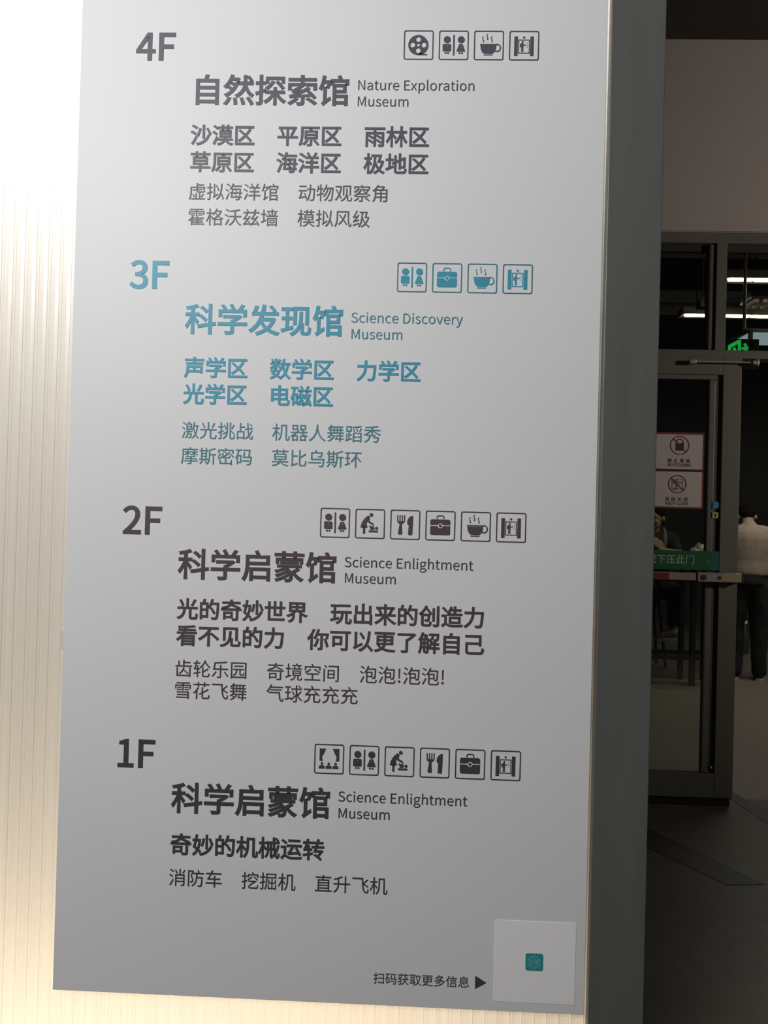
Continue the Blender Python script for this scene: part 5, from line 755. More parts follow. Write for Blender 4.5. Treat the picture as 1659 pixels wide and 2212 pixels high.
# ribbed sheet, one shallow rib every 20.7 mm
bm = bmesh.new()
PITCH = 0.0207
prof = []
x = BX0
while x < PX0 - 0.0005:
    for dx, dy in ((0.0, 0.0011), (0.0009, 0.0011), (0.0014, 0.0002), (0.0045, 0.0), (0.0052, 0.0005), (0.0059, 0.0), (0.0135, -0.0004), (0.0198, 0.0)):
        if x + dx < PX0:
            prof.append((x + dx, 0.012 + dy))
    x += PITCH
prof.append((PX0, 0.012))
lo = [bm.verts.new((px - ox, py - oy, 0.12)) for px, py in prof]
hi = [bm.verts.new((px - ox, py - oy, BZ1 - 0.1)) for px, py in prof]
for i in range(len(prof) - 1):
    bm.faces.new((lo[i], lo[i + 1], hi[i + 1], hi[i]))
obj('ribbed_panel', bm, 'sheet', lb)
# its lamps: a cool tube near the top, a warm one near the foot
for z, colr, w in ((2.50, (1.0, 0.97, 0.97), 27), (0.36, (1.0, 0.83, 0.62), 15)):
    t = bmesh.new()
    rod(t, (BX0 + 0.06 - ox, 0.52 - oy, z), (PX0 - 0.06 - ox, 0.52 - oy, z), 0.012)
    tube = obj('lamp_tube', t, emit_mat('lit_tube', colr, 4.0), lb, True)
    l = lamp('tube_light', 'AREA', (-0.616, 0.49, z), w, colr, target=(-0.616, -1, z), shape='RECTANGLE', size=1.7, size_y=0.03)

# ------------------------------------------------------------------ the floor directory sign
sign = thing('directory_sign', 'large light grey floor directory sign with dark and teal lettering', 'sign', (-0.1385, 0.0, SZ0))
sx, sz = -0.1385, SZ0
obj('board', boxes((SX0 - sx, SX1 - sx, 0.0, 0.004, 0, SZ1 - SZ0), bevel=0.0006), 'board', sign)
for bx, bz in ((SX0 - 0.006, 1.228), (SX1 - 0.02, 1.228), (SX0 + 0.05, 2.4), (SX1 - 0.05, 2.4)):
    obj('bracket', boxes((bx - sx, bx + 0.012 - sx, 0.004, 0.0115, bz - 0.017 - sz, bz + 0.017 - sz), bevel=0.0008), 'bracket', sign)

EX, ZX, TX, GX, FX = -0.3942, -0.3932, -0.3935, -0.1096, -0.4915   # left margins of exhibits, zones, titles, english, floor numbers
LINES = [   # name, text, bold, em, x, baseline z, material
    ('floor_number', '4F', True, 0.06230, FX, 2.2281, 'ink4'),
    ('hall_title', '自然探索馆', True, 0.05460, TX, 2.1563, 'ink4'),
    ('english_title', 'Nature Exploration', False, 0.02275, GX, 2.1788, 'ink4'),
    ('english_title', 'Museum', False, 0.02275, GX, 2.1508, 'ink4'),
    ('zone_names', '沙漠区\u3000平原区\u3000雨林区', True, 0.03725, ZX, 2.0852, 'ink4'),
    ('zone_names', '草原区\u3000海洋区\u3000极地区', True, 0.03725, ZX, 2.0390, 'ink4'),
    ('exhibit_names', '虚拟海洋馆\u3000动物观察角', False, 0.03140, EX, 1.9902, 'ink4'),
    ('exhibit_names', '霍格沃兹墙\u3000模拟风级', False, 0.03140, EX, 1.9465, 'ink4'),
    ('floor_number', '3F', True, 0.06230, FX, 1.8349, 'ink3'),
    ('hall_title', '科学发现馆', True, 0.05460, TX, 1.7626, 'ink3'),
    ('english_title', 'Science Discovery', False, 0.02275, GX, 1.7819, 'ink3thin'),
    ('english_title', 'Museum', False, 0.02275, GX, 1.7540, 'ink3thin'),
    ('zone_names', '声学区\u3000数学区\u3000力学区', True, 0.03690, ZX, 1.6863, 'ink3'),
    ('zone_names', '光学区\u3000电磁区', True, 0.03690, ZX, 1.6409, 'ink3'),
    ('exhibit_names', '激光挑战\u3000机器人舞蹈秀', False, 0.03110, EX, 1.5811, 'ink3thin'),
    ('exhibit_names', '摩斯密码\u3000莫比乌斯环', False, 0.03110, EX, 1.5374, 'ink3thin'),
    ('floor_number', '2F', True, 0.06230, FX, 1.4138, 'ink2'),
    ('hall_title', '科学启蒙馆', True, 0.05460, TX, 1.3438, 'ink2'),
    ('english_title', 'Science Enlightment', False, 0.02275, GX, 1.3670, 'ink2'),
    ('english_title', 'Museum', False, 0.02275, GX, 1.3400, 'ink2'),
    ('zone_names', '光的奇妙世界\u3000玩出来的创造力', True, 0.03745, ZX, 1.2738, 'ink2'),
    ('zone_names', '看不见的力\u3000你可以更了解自己', True, 0.03745, ZX, 1.2287, 'ink2'),
    ('exhibit_names', '齿轮乐园\u3000奇境空间\u3000泡泡!泡泡!', False, 0.03150, EX, 1.1747, 'ink2'),
    ('exhibit_names', '雪花飞舞\u3000气球充充充', False, 0.03150, EX, 1.1379, 'ink2'),
    ('floor_number', '1F', True, 0.06230, FX, 1.0163, 'ink1'),
    ('hall_title', '科学启蒙馆', True, 0.05460, TX, 0.9462, 'ink1'),
    ('english_title', 'Science Enlightment', False, 0.02275, GX, 0.9713, 'ink1'),
    ('english_title', 'Museum', False, 0.02275, GX, 0.9434, 'ink1'),
    ('zone_names', '奇妙的机械运转', True, 0.03770, ZX, 0.8739, 'ink1'),
    ('exhibit_names', '消防车\u3000挖掘机\u3000直升飞机', False, 0.03110, EX, 0.8202, 'ink1'),
    ('scan_prompt', '扫码获取更多信息', False, 0.02030, -0.0419, 0.6701, 'ink4'),
]
for name, text, bold, em, x, z, m in LINES:
    for part in text.split('\u3000'):                    # words set apart by a full-width space
        mesh_obj(name, text_mesh(part, em, bold), m, sign, (x - sx, 0.0, z - sz))
        x += em * (sum(224 if ch == ' ' else GLYPHS[ch][0] for ch in part) / 1000.0 + 1.0)

ICON = 0.0502
ROWS = [   # right end x, bottom z, pictograms, material
    (0.1970, 2.2310, ('reel', 'restroom', 'cup', 'lift'), 'ink4'),
    (0.1960, 1.8352, ('restroom', 'case', 'cup', 'lift'), 'ink3'),
    (0.1955, 1.4160, ('restroom', 'baby', 'fork', 'case', 'cup', 'lift'), 'ink2'),
    (0.1963, 1.0168, ('theatre', 'restroom', 'baby', 'fork', 'case', 'lift'), 'ink1'),
]
for xr, z0, names, m in ROWS:
    for i, n in enumerate(names):
        x0 = xr - ICON - (len(names) - 1 - i) * 0.0594
        fr = mesh_obj('facility_icon', print_mesh([[rect(0, 0, 100, 100, 7), rect(3.6, 3.6, 96.4, 96.4, 4.5)]], ICON), 'ink3thin' if m == 'ink3' else m, sign, (x0 - sx, 0.0, z0 - sz))
        fr['label'] = PIC_LABEL[n]
        mesh_obj('pictogram', print_mesh(PICS[n](), ICON), m, fr)

# the pale card at the lower right corner with its small teal emblem, and the arrow pointing to it
obj('pointer_arrow', (lambda b: (b.from_mesh(print_mesh([[[(0, 0), (0, 21.8), (18.6, 10.9)]]], 0.1)), b)[1])(bmesh.new()), 'ink1', sign).location = (0.1294 - sx, 0, 0.6675 - sz)
cd = obj('card', boxes((0, 0.1345, -0.0008, 0.0, 0, 0.1355)), 'card', sign)
cd.location = (0.1605 - sx, 0.0, 0.6485 - sz)
cd['label'] = 'blank pale square card with a teal emblem'
tl = mesh_obj('emblem_tile', print_mesh([[rect(0, 0, 29, 28.5, 3.5)]], 0.1), 'tile', cd, (0.0518, -0.0008, 0.0542))
bm = bmesh.new()
hexa = [(14.5 + 10.5 * math.sin(math.radians(60 * i)), 14.2 + 10.5 * math.cos(math.radians(60 * i))) for i in range(6)]
strokes = [(hexa[i], hexa[(i + 1) % 6]) for i in range(6)] + [((14.5, 14.2), hexa[i]) for i in (1, 3, 5)]
strokes += [((7.5, 15.2), (12.6, 12.2)), ((7.5, 12.4), (12.6, 9.4)), ((9.2, 14.5), (9.2, 9.0)), ((16.6, 10.2), (21, 12.7)), ((16.6, 13.0), (21, 15.4)), ((11.5, 19.3), (14.5, 21.1)), ((14.5, 17.5), (17.6, 19.4))]
me = print_mesh([[thick_line(list(s), 0.55)] for s in strokes], 0.1, 0.0004)
mesh_obj('emblem_lines', me, 'tileline', cd, (0.0518, -0.0016, 0.0542))['label'] = 'thin pale cube outline'

# ------------------------------------------------------------------ transom window over the doors
HX0, HX1 = 0.55, 2.85
tw = thing('window_1', None, None, (1.7, DY, 2.345), kind='structure')


def rel(o, *b):
    l = o.location
    return (b[0] - l.x, b[1] - l.x, b[2] - l.y, b[3] - l.y, b[4] - l.z, b[5] - l.z)


obj('head_frame', boxes(rel(tw, HX0, HX1, DY + 0.012, DY + 0.10, 2.938, 2.99), bevel=0.002), 'frame', tw)
obj('transom_bar', boxes(rel(tw, HX0, HX1, DY + 0.012, DY + 0.10, 2.335, 2.378), bevel=0.002), 'frame', tw)
obj('mullion', boxes(rel(tw, 1.568, 1.622, DY + 0.012, DY + 0.10, 2.378, 2.938), bevel=0.002), 'frame', tw)
obj('mullion', boxes(rel(tw, 1.534, 1.5675, DY + 0.024, DY + 0.085, 2.378, 2.938), bevel=0.010), 'frame', tw)
obj('jamb', boxes(rel(tw, HX0, HX0 + 0.06, DY + 0.012, DY + 0.10, 0, 2.99), bevel=0.002), 'frame', tw)
obj('jamb', boxes(rel(tw, HX1 - 0.06, HX1, DY + 0.012, DY + 0.10, 0, 2.99), bevel=0.002), 'frame', tw)
for x0, x1 in ((HX0 + 0.06, 1.532), (1.622, HX1 - 0.06)):
    obj('shadow_bead', boxes(rel(tw, x0, x1, DY + 0.055, DY + 0.075, 2.905, 2.938)), 'gasket', tw)
    obj('pane', boxes(rel(tw, x0, x1, DY + 0.062, DY + 0.068, 2.378, 2.905)), 'glass', tw)

# ------------------------------------------------------------------ the glass door leaf
LX0, LX1, LZ0, LZ1 = 0.66, 1.703, 0.052, 2.335
FY0, FY1 = DY - 0.006, DY + 0.044                    # leaf thickness
door = thing('door_1', None, None, (LX0, DY, 0.0), kind='structure')
D = lambda *b: rel(door, *b)
obj('stile', boxes(D(1.607, LX1, FY0, FY1, LZ0, LZ1), bevel=0.004), 'frame', door)
obj('stile', boxes(D(LX0, LX0 + 0.096, FY0, FY1, LZ0, LZ1), bevel=0.004), 'frame', door)
obj('top_rail', boxes(D(LX0 + 0.096, 1.607, FY0, FY1, 2.245, LZ1), bevel=0.002), 'frame', door)
obj('bottom_rail', boxes(D(LX0 + 0.096, 1.607, FY0, FY1, LZ0, 0.176), bevel=0.002), 'frame', door)
obj('glazing_bead', boxes(D(1.540, 1.578, FY0 + 0.010, FY1 - 0.006, 0.176, 2.222), bevel=0.008), 'frame', door)
obj('glazing_bead', boxes(D(LX0 + 0.1, 1.578, FY0 + 0.012, FY1 - 0.006, 2.222, 2.245)), 'frame', door)
obj('door_sweep', boxes(D(LX0 + 0.01, LX1 - 0.01, FY0 + 0.012, FY0 + 0.02, 0.004, LZ0 + 0.004)), 'gasket', door)
obj('gasket', boxes(D(1.578, 1.607, FY0 + 0.016, FY1 - 0.006, 0.176, 2.245)), 'groove', door)
obj('glass_pane', boxes(D(LX0 + 0.096, 1.540, FY0 + 0.024, FY0 + 0.030, 0.176, 2.222)), 'glass', door)
o = obj('screw', ball(bmesh.new(), (1.592 - LX0, 0.004, 0.206), 0.009, 10), 'chrome', door, True)
# push bar with lock case
pb = obj('push_bar', boxes(D(LX0 + 0.06, 1.475, FY0 - 0.055, FY0 - 0.020, 1.176, 1.216), bevel=0.004), 'chrome', door)
obj('lock_case', boxes(D(1.477, 1.700, FY0 - 0.062, FY0 - 0.012, 1.172, 1.219), bevel=0.003), 'chrome', pb)
obj('bar_end', boxes(D(1.700, 1.708, FY0 - 0.064, FY0, 1.168, 1.223), D(LX0 + 0.04, 1.70, FY0 - 0.014, FY0, 1.166, 1.174), bevel=0.002), 'darkmetal', pb)
obj('lock_cylinder', rod(bmesh.new(), (1.507 - LX0, FY0 - 0.058 - DY, 1.195), (1.507 - LX0, FY0 - 0.066 - DY, 1.195), 0.0145, seg=20), 'darkmetal', pb)
obj('keyhole', rod(bmesh.new(), (1.587 - LX0, FY0 - 0.058 - DY, 1.194), (1.587 - LX0, FY0 - 0.064 - DY, 1.194), 0.009, seg=16), 'darkmetal', pb)
obj('yellow_tape', boxes(D(1.600, 1.692, FY0 - 0.0628, FY0 - 0.062, 1.176, 1.215)), 'tape', pb)['label'] = 'faded yellowish tape on the lock case'
rl = obj('red_label', boxes(D(1.05, 1.335, FY0 - 0.0562, FY0 - 0.055, 1.179, 1.213)), 'red', pb)
rl['label'] = 'small red label on the push bar'
# door closer arm at the top rail
ca = obj('closer_arm', boxes(D(1.45, 1.74, FY0 - 0.040, FY0 - 0.030, 2.300, 2.308), bevel=0.002), 'chrome', door)
obj('closer_bracket', boxes(D(1.418, 1.452, FY0 - 0.045, FY0, 2.292, 2.314), bevel=0.003), 'chrome', ca)
obj('closer_bracket', boxes(D(1.738, 1.772, FY0 - 0.048, FY0 - 0.02, 2.293, 2.312), D(1.758, 1.766, FY0 - 0.05, FY0 + 0.02, 2.285, 2.32), bevel=0.002), 'chrome', ca)

# stickers on the leaf
SY = FY0 + 0.024 - DY


def on_glass(name, me, m, parent, x, z, lift):
    return mesh_obj(name, me, m, parent, (x, -lift, z))


NX0, NX1 = 1.236, 1.526
for nm, z0, z1, zh, en, pic in (('NO STOCKING', 1.746, 1.943, '禁止堆放', 'NO STOCKING', 'lock'), ('KEEP CLOSE', 1.545, 1.742, '保持关闭', 'KEEP CLOSE', 'leaf')):
    st = mesh_obj('warning_sticker', print_mesh([[rect(0, 0, 29.0, (z1 - z0) * 100)]], 1.0, 0.0006), 'paper', door, (NX0 - LX0, SY, z0))
    st['label'] = 'white red-bordered sticker with a crossed-out padlock' if pic == 'lock' else 'white red-bordered sticker with a crossed-out open door'
    H = (z1 - z0) * 100
    on_glass('border', print_mesh([[rect(0, 0, 29.0, H), rect(0.55, 0.55 if pic == 'lock' else 0.9, 28.3, H - (1.1 if pic == 'lock' else 0.5))]], 1.0, 0.0004), 'red', st, 0, 0, 0.0007)
    cx, cy, r = (16.4, 12.9, 5.0) if pic == 'lock' else (15.6, 12.7, 4.75)
    if pic == 'lock':
        sym = [[rect(cx - 2.15, cy - 2.7, cx + 2.15, cy + 1.2)], [thick_line([(cx - 1.6, cy + 1.0)] + arc(cx, cy + 1.7, 1.6, 180, 0, 10) + [(cx + 1.6, cy + 1.0)], 0.55)]]
    else:
        ln = [((-2.7, 2.4), (2.7, 2.4)), ((2.7, 2.4), (2.7, -2.4)), ((2.7, -2.4), (-2.7, -2.4)), ((-2.7, -2.4), (-2.7, 2.4)), ((0, 2.4), (0, -2.4)),
              ((-2.7, 2.4), (-0.7, 1.7)), ((-0.7, 1.7), (-0.7, -3.2)), ((-0.7, -3.2), (-2.7, -2.4)),
              ((-2.0, 1.3), (-1.2, 1.1)), ((-1.2, 1.1), (-1.2, 0.1)), ((-1.2, 0.1), (-2.0, 0.4)), ((-2.0, 0.4), (-2.0, 1.3)),
              ((0.8, 1.2), (2.0, 1.2)), ((2.0, 1.2), (2.0, 0.2)), ((2.0, 0.2), (0.8, 0.2)), ((0.8, 0.2), (0.8, 1.2))]
        sym = [[thick_line([(cx + a[0], cy + a[1]), (cx + b[0], cy + b[1])], 0.26)] for a, b in ln]
    on_glass('symbol', print_mesh(sym, 1.0, 0.0004), 'black', st, 0, 0, 0.0008)
    d45 = r * 0.70
    on_glass('prohibition_ring', print_mesh([[circle(cx, cy, r, 48), circle(cx, cy, r - 0.5, 48)], [thick_line([(cx - d45, cy + d45), (cx + d45, cy - d45)], 0.5)]], 1.0, 0.0004), 'red', st, 0, 0, 0.0013)
    for k, ch in enumerate(zh):
        on_glass('lettering', text_mesh(ch, 0.0225, True, 0.0004), 'black', st, cx / 100 - 0.062 + k * 0.0318, 0.0405, 0.0008)
    me = text_mesh(en, 0.0205, True, 0.0004)
    xs = [v.co.x for v in me.vertices]
    k = 0.118 / (max(xs) - min(xs))
    for v in me.vertices:
        v.co.x *= k
    on_glass('lettering', me, 'black', st, cx / 100 - 0.0605, 0.0195, 0.0008)
# green push strip: runs over glass, bead and stile
gs = obj('push_strip', boxes(D(0.90, 1.555, FY0 - 0.004, FY0 - 0.001, 1.228, 1.327), bevel=0.0008), 'green', door)
gs['label'] = 'green strip with pale lettering above the push bar'
obj('strip_end', boxes(D(1.555, 1.604, FY0 - 0.0045, FY0 - 0.001, 1.228, 1.327), bevel=0.0008), 'greenend', gs)
mesh_obj('lettering', text_mesh('况下压此门', 0.0492, True, 0.0005, 0.006), 'mint', gs, (1.2355 - LX0, FY0 - 0.004 - DY, 1.262))
obj('lettering_mark', boxes(D(1.551, 1.554, FY0 - 0.0046, FY0 - 0.004, 1.265, 1.285)), 'mint', gs)
bm = bmesh.new()
add = [(0, 0), (1.7, 0.2), (1.9, 1.6), (1.3, 2.3), (0.6, 2.0), (0.1, 2.4)]
bs = mesh_obj('blue_sticker', print_mesh([[[(x * 1.0, y * 1.0) for x, y in add]]], 1.7, 0.0006), 'blue', door, (1.570 - LX0, FY0 + 0.006 - DY, 1.548))
bs['label'] = 'small blue sticker on the door stile'
ys = mesh_obj('yellow_sticker', print_mesh([[rect(0, 0, 1.75, 1.75)], ], 1.7, 0.0006), 'yellow', door, (1.570 - LX0, FY0 + 0.006 - DY, 1.500))
ys['label'] = 'small yellow square sticker on the door stile'
obj('strip_mark', boxes((0.010, 0.020, -0.0012, -0.0006, 0.006, 0.022)), 'black', ys)


# ------------------------------------------------------------------ dark floor bands before the door, built as thin slabs
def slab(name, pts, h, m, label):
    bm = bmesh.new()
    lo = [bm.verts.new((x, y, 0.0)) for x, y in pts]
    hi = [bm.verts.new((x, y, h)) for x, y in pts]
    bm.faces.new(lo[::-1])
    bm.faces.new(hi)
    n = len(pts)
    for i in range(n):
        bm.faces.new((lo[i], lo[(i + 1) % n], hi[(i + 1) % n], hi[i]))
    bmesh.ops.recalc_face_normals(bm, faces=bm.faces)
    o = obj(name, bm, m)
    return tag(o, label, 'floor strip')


# ------------------------------------------------------------------ hall fittings
def linear_light(y, z, x0, cuts, label):
    t = thing('linear_light', label, 'light', (x0, y, z), 0, 'lit linear ceiling lights in the hall')
    obj('housing', boxes((-0.02, cuts[-1] - x0, -0.006, 0.14, 0.012, 0.075), bevel=0.004), 'housing', t)
    a = x0
    for c in cuts:
        obj('diffuser', boxes((a - x0 + 0.008, c - x0 - 0.008, 0.0, 0.050, 0.0, 0.009), bevel=0.004), 'tube', t)
        a = c
    for k in range(2):
        xx = 0.35 + k * (cuts[-1] - x0 - 0.7)
        obj('hanger', rod(bmesh.new(), (xx, 0.12, 0.10), (xx, 0.12, 4.9 - z), 0.005, seg=8), 'darkmetal', t)
    return t


linear_light(4.49, 3.3, 2.33, (2.52, 3.9, 5.3), 'lit linear ceiling light nearest the doors, higher in view')
linear_light(5.49, 3.3, 2.36, (2.66, 2.93, 4.3, 5.7), 'lit linear ceiling light farther back in the hall, lower in view')


def exit_sign():
    t = thing('exit_sign', 'lit green running-person exit sign hanging above the doors, half hidden by frame', 'sign', (2.355, 4.30, 2.595))
    obj('hanger_pipe', rod(bmesh.new(), (0.010, 0, 0.285), (0.010, 0, 2.30), 0.0115), 'pipe', t)
    obj('bracket', boxes((-0.005, 0.07, -0.010, 0.010, 0.280, 0.295), (0.043, 0.070, -0.012, 0.012, 0.15, 0.285), bevel=0.002), 'pipe', t)
    obj('sign_panel', boxes((-0.135, 0.115, -0.012, 0.012, 0.0, 0.215), bevel=0.004), 'exitback', t)
    # doorway with a running figure, and the arrow
    P = [[(-11, 2), (-11, 17.2), (-8.6, 18.3), (-8.6, 4.2), (-1.8, 4.2), (-1.8, 2)][::-1]]
    door_pts = [[(-10.6, 16.6), (-3.4, 20.6), (-1.4, 20.6), (-1.4, 2), (-3.6, 2), (-3.6, 17.6), (-8.4, 14.8), (-8.4, 2), (-10.6, 2)]]
    man = [[circle(-6.0, 13.8, 1.3, 14)], [thick_line([(-5.9, 12.2), (-6.4, 8.4)], 2.2)], [thick_line([(-6.3, 8.4), (-4.8, 6.0), (-5.2, 2.8)], 1.1)],
           [thick_line([(-6.5, 8.4), (-7.4, 5.4)], 1.1)]]
    mesh_obj('pictogram', print_mesh([door_pts] + man, 1.0, 0.002), 'exitgreen', t, (0, -0.012, 0))
    ar = [[(0.2, 17.6), (1.6, 18.6), (3.8, 15.4), (3.8, 14.2), (1.2, 11.0), (-0.2, 12.0), (1.2, 13.6), (-0.9, 13.6), (-0.9, 15.6), (1.4, 15.6)]]
    mesh_obj('arrow', print_mesh([ar], 1.0, 0.002), 'exitgreen', t, (0, -0.012, 0))


exit_sign()

t = thing('air_duct', 'wide grey ventilation duct under the dark hall ceiling', 'duct', (2.9, 7.2, 3.93))
obj('casing', boxes((-2.2, 3.5, 0, 0.6, 0, 0.11), bevel=0.006), 'duct', t)
for k in range(10):
    obj('seam', boxes((-2.2 + k * 0.62, -2.18 + k * 0.62, -0.006, 0.606, -0.006, 0.116)), 'darkmetal', t)
for k in range(3):
    obj('hanger', rod(bmesh.new(), (-1.6 + k * 2.1, 0.3, 0.11), (-1.6 + k * 2.1, 0.3, 0.97), 0.008, seg=8), 'darkmetal', t)
t = thing('ceiling_pipe', 'thick brown pipe running below the grey duct in the hall', 'pipe', (2.9, 7.05, 3.81))
obj('pipe', rod(bmesh.new(), (-2.2, 0, 0), (3.5, 0, 0), 0.05), 'pipe', t, True)
for k in range(3):
    obj('clamp', boxes((-1.4 + k * 1.5, -1.36 + k * 1.5, -0.058, 0.058, -0.058, 0.058), bevel=0.01), 'darkmetal', t)
for k in range(3):
    obj('hanger', rod(bmesh.new(), (-1.38 + k * 1.5, 0, 0.05), (-1.38 + k * 1.5, 0, 1.09), 0.006, seg=8), 'darkmetal', t)
t = thing('roof_beam', 'long dark reddish beam across the hall ceiling', 'beam', (2.9, 6.0, 4.02))
obj('web', boxes((-2.5, 3.4, -0.01, 0.01, 0, 0.88)), 'pipe', t)
obj('flange', boxes((-2.5, 3.4, -0.07, 0.07, -0.02, 0.0), bevel=0.004), 'pipe', t)
# bundled cables coming down to a small junction box
t = thing('junction_box', 'small dark box hanging on thin conduits left of the mullion', 'junction box', (2.45, 5.2, 3.28))
obj('box', boxes((-0.09, 0.05, -0.05, 0.05, 0.0, 0.05), bevel=0.006), 'darkmetal', t)
for dx in (-0.05, -0.02, 0.015):
    obj('conduit', rod(bmesh.new(), (dx, 0, 0.05), (dx, 0, 1.62), 0.006, seg=8), 'pipe', t)
# ceiling fixture in the right transom pane
t = thing('projector', 'dark boxy projector hanging on two rods in the right transom pane', 'projector', (2.85, 5.2, 3.31))
obj('body', boxes((-0.10, 0.20, -0.12, 0.12, 0.03, 0.10), bevel=0.012), 'darkmetal', t)
obj('vent_slats', boxes(*[(-0.07 + k * 0.07, -0.03 + k * 0.07, -0.10, 0.10, 0.0, 0.03) for k in range(4)], bevel=0.003), 'pipe', t)
obj('lens', rod(bmesh.new(), (-0.04, -0.12, 0.06), (-0.04, -0.15, 0.06), 0.026), 'glass', t)
for dx in (-0.07, -0.015):
    obj('hanger', rod(bmesh.new(), (dx, 0, 0.10), (dx, 0, 1.59), 0.006, seg=8), 'darkmetal', t)
t = thing('hanging_panel', 'pale grey-blue glowing panel hanging in the hall at the right picture edge', 'light', (3.9, 6.9, 3.44))
obj('diffuser', boxes((-0.48, 0.5, -0.25, 0.25, 0.0, 0.012)), 'panel_glow', t)  # face of the pale panel, weak emission stands for its brightness
obj('frame', boxes((-0.5, 0.52, -0.27, 0.27, 0.012, 0.05), bevel=0.004), 'duct', t)
for dx in (-0.4, 0.42):
    obj('hanger', rod(bmesh.new(), (dx, 0, 0.05), (dx, 0, 1.46), 0.006, seg=8), 'darkmetal', t)

slab('floor_band', [(1.735, 3.05), (1.80, 3.05), (1.905, 2.52), (1.80, 2.52)], 0.002, 'strip', 'thin dark band on the floor at the foot of the open doorway')
slab('floor_band', [(0.95, 2.84), (1.175, 2.45), (1.485, 1.90), (1.325, 1.88), (1.11, 2.22), (0.75, 2.79)], 0.002, 'strip', 'thin dark band slanting across the floor in front of the glass door')

# high table, stool and small things in the hall
t = thing('high_table', 'dark high table behind the glass door in front of the seated person', 'table', (2.30, 5.93, 0))
obj('table_top', boxes((-0.6, 0.55, -0.32, 0.3, 1.08, 1.12), bevel=0.006), 'darkmetal', t)
for lx in (-0.55, 0.31, 0.522):
    for ly in (-0.1, 0.2):
        obj('leg', boxes((lx - 0.022, lx + 0.022, ly - 0.022, ly + 0.022, 0.0, 1.08), bevel=0.003), 'darkmetal', t)
obj('foot_rail', boxes((-0.528, 0.50, -0.12, -0.08, 0.235, 0.275), bevel=0.004), 'darkmetal', t)
obj('foot_rail', boxes((-0.528, 0.50, 0.18, 0.22, 0.235, 0.275), bevel=0.004), 'darkmetal', t)
t = thing('bar_stool', 'dark bar stool under the seated person', 'stool', (2.50, 6.80, 0))
obj('seat', lathe(bmesh.new(), [(0.12, 0.69), (0.165, 0.695), (0.17, 0.71), (0.165, 0.73), (0.1, 0.738)]), 'darkmetal', t)
for k in range(4):
    a = math.radians(45 + 90 * k)
    obj('leg', rod(bmesh.new(), (0.21 * math.cos(a), 0.21 * math.sin(a), 0.0), (0.11 * math.cos(a), 0.11 * math.sin(a), 0.71), 0.014), 'darkmetal', t)
bm = bmesh.new()
bmesh.ops.create_icosphere(bm, subdivisions=4, radius=1.0)
from mathutils import noise as mnoise
for v in bm.verts:
    n = mnoise.noise(v.co * 2.2) * 0.35 + mnoise.noise(v.co * 6.0) * 0.12
    v.co = Vector((v.co.x * 0.075, v.co.y * 0.06, v.co.z * 0.095)) * (1 + n)
zmin = min(v.co.z for v in bm.verts)
for v in bm.verts:
    v.co.z = max(v.co.z, -0.075) 
o = obj('paper_bundle', bm, 'bundle')
o.location = (2.66, 5.85, 1.196)
tag(o, 'small crumpled pale bundle on the high table', 'bundle')
t = thing('bottle', 'dark bottle with a pale lid standing on the hall floor left of the standing person', 'bottle', (3.92, 7.8, 0))
obj('body', lathe(bmesh.new(), [(0.052, 0.0), (0.058, 0.01), (0.058, 0.2), (0.045, 0.27), (0.032, 0.30), (0.032, 0.345)]), 'bottle', t, True)
obj('lid', lathe(bmesh.new(), [(0.036, 0.345), (0.036, 0.372), (0.030, 0.376)]), 'cap', t)


# ------------------------------------------------------------------ people
def limb(bm, pts):
    """chain of (point, radius) joined by tapered segments with round joints"""
    for (a, ra), (b, rb) in zip(pts, pts[1:]):
        rod(bm, a, b, ra, rb, 14)
    for p, r in pts:
        ball(bm, p, r, 14)


def loft(bm, rings, seg=28):
    """closed tube through ellipses (z, half width, half depth, y)"""
    R = [[bm.verts.new((rx * math.cos(2 * math.pi * i / seg), y + ry * math.sin(2 * math.pi * i / seg), z)) for i in range(seg)] for z, rx, ry, y in rings]
    for a, q in zip(R, R[1:]):
        for i in range(seg):
            bm.faces.new((a[i], a[(i + 1) % seg], q[(i + 1) % seg], q[i]))
    bm.faces.new(R[0][::-1])
    bm.faces.new(R[-1])


def fuse(name, bm, m, voxel, parent, smooth=6, wrinkle=0.0):
    """one continuous skin over everything in bm"""
    me = bpy.data.meshes.new(name)
    bm.to_mesh(me)
    bm.free()
    o = bpy.data.objects.new(name, me)
    COL.objects.link(o)
    r = o.modifiers.new('fuse', 'REMESH')
    r.mode = 'VOXEL'
    r.voxel_size = voxel
    s = o.modifiers.new('smooth', 'SMOOTH')
    s.factor = 0.5
    s.iterations = smooth
    dg = bpy.context.evaluated_depsgraph_get()
    out = bpy.data.meshes.new_from_object(o.evaluated_get(dg))
    bpy.data.objects.remove(o)
    bpy.data.meshes.remove(me)
    out.name = name
    if wrinkle:
        ns = [v.normal.copy() for v in out.vertices]
        for v, n in zip(out.vertices, ns):
            c = v.co
            v.co = c + n * wrinkle * (mnoise.noise(Vector((c.x * 11, c.y * 11, c.z * 6))) + 0.5 * mnoise.noise(Vector((c.x * 26, c.y * 26, c.z * 14))))
    out.materials.clear()
    out.materials.append(M[m])
    for p in out.polygons:
        p.use_smooth = True
    return link(bpy.data.objects.new(name, out), parent)


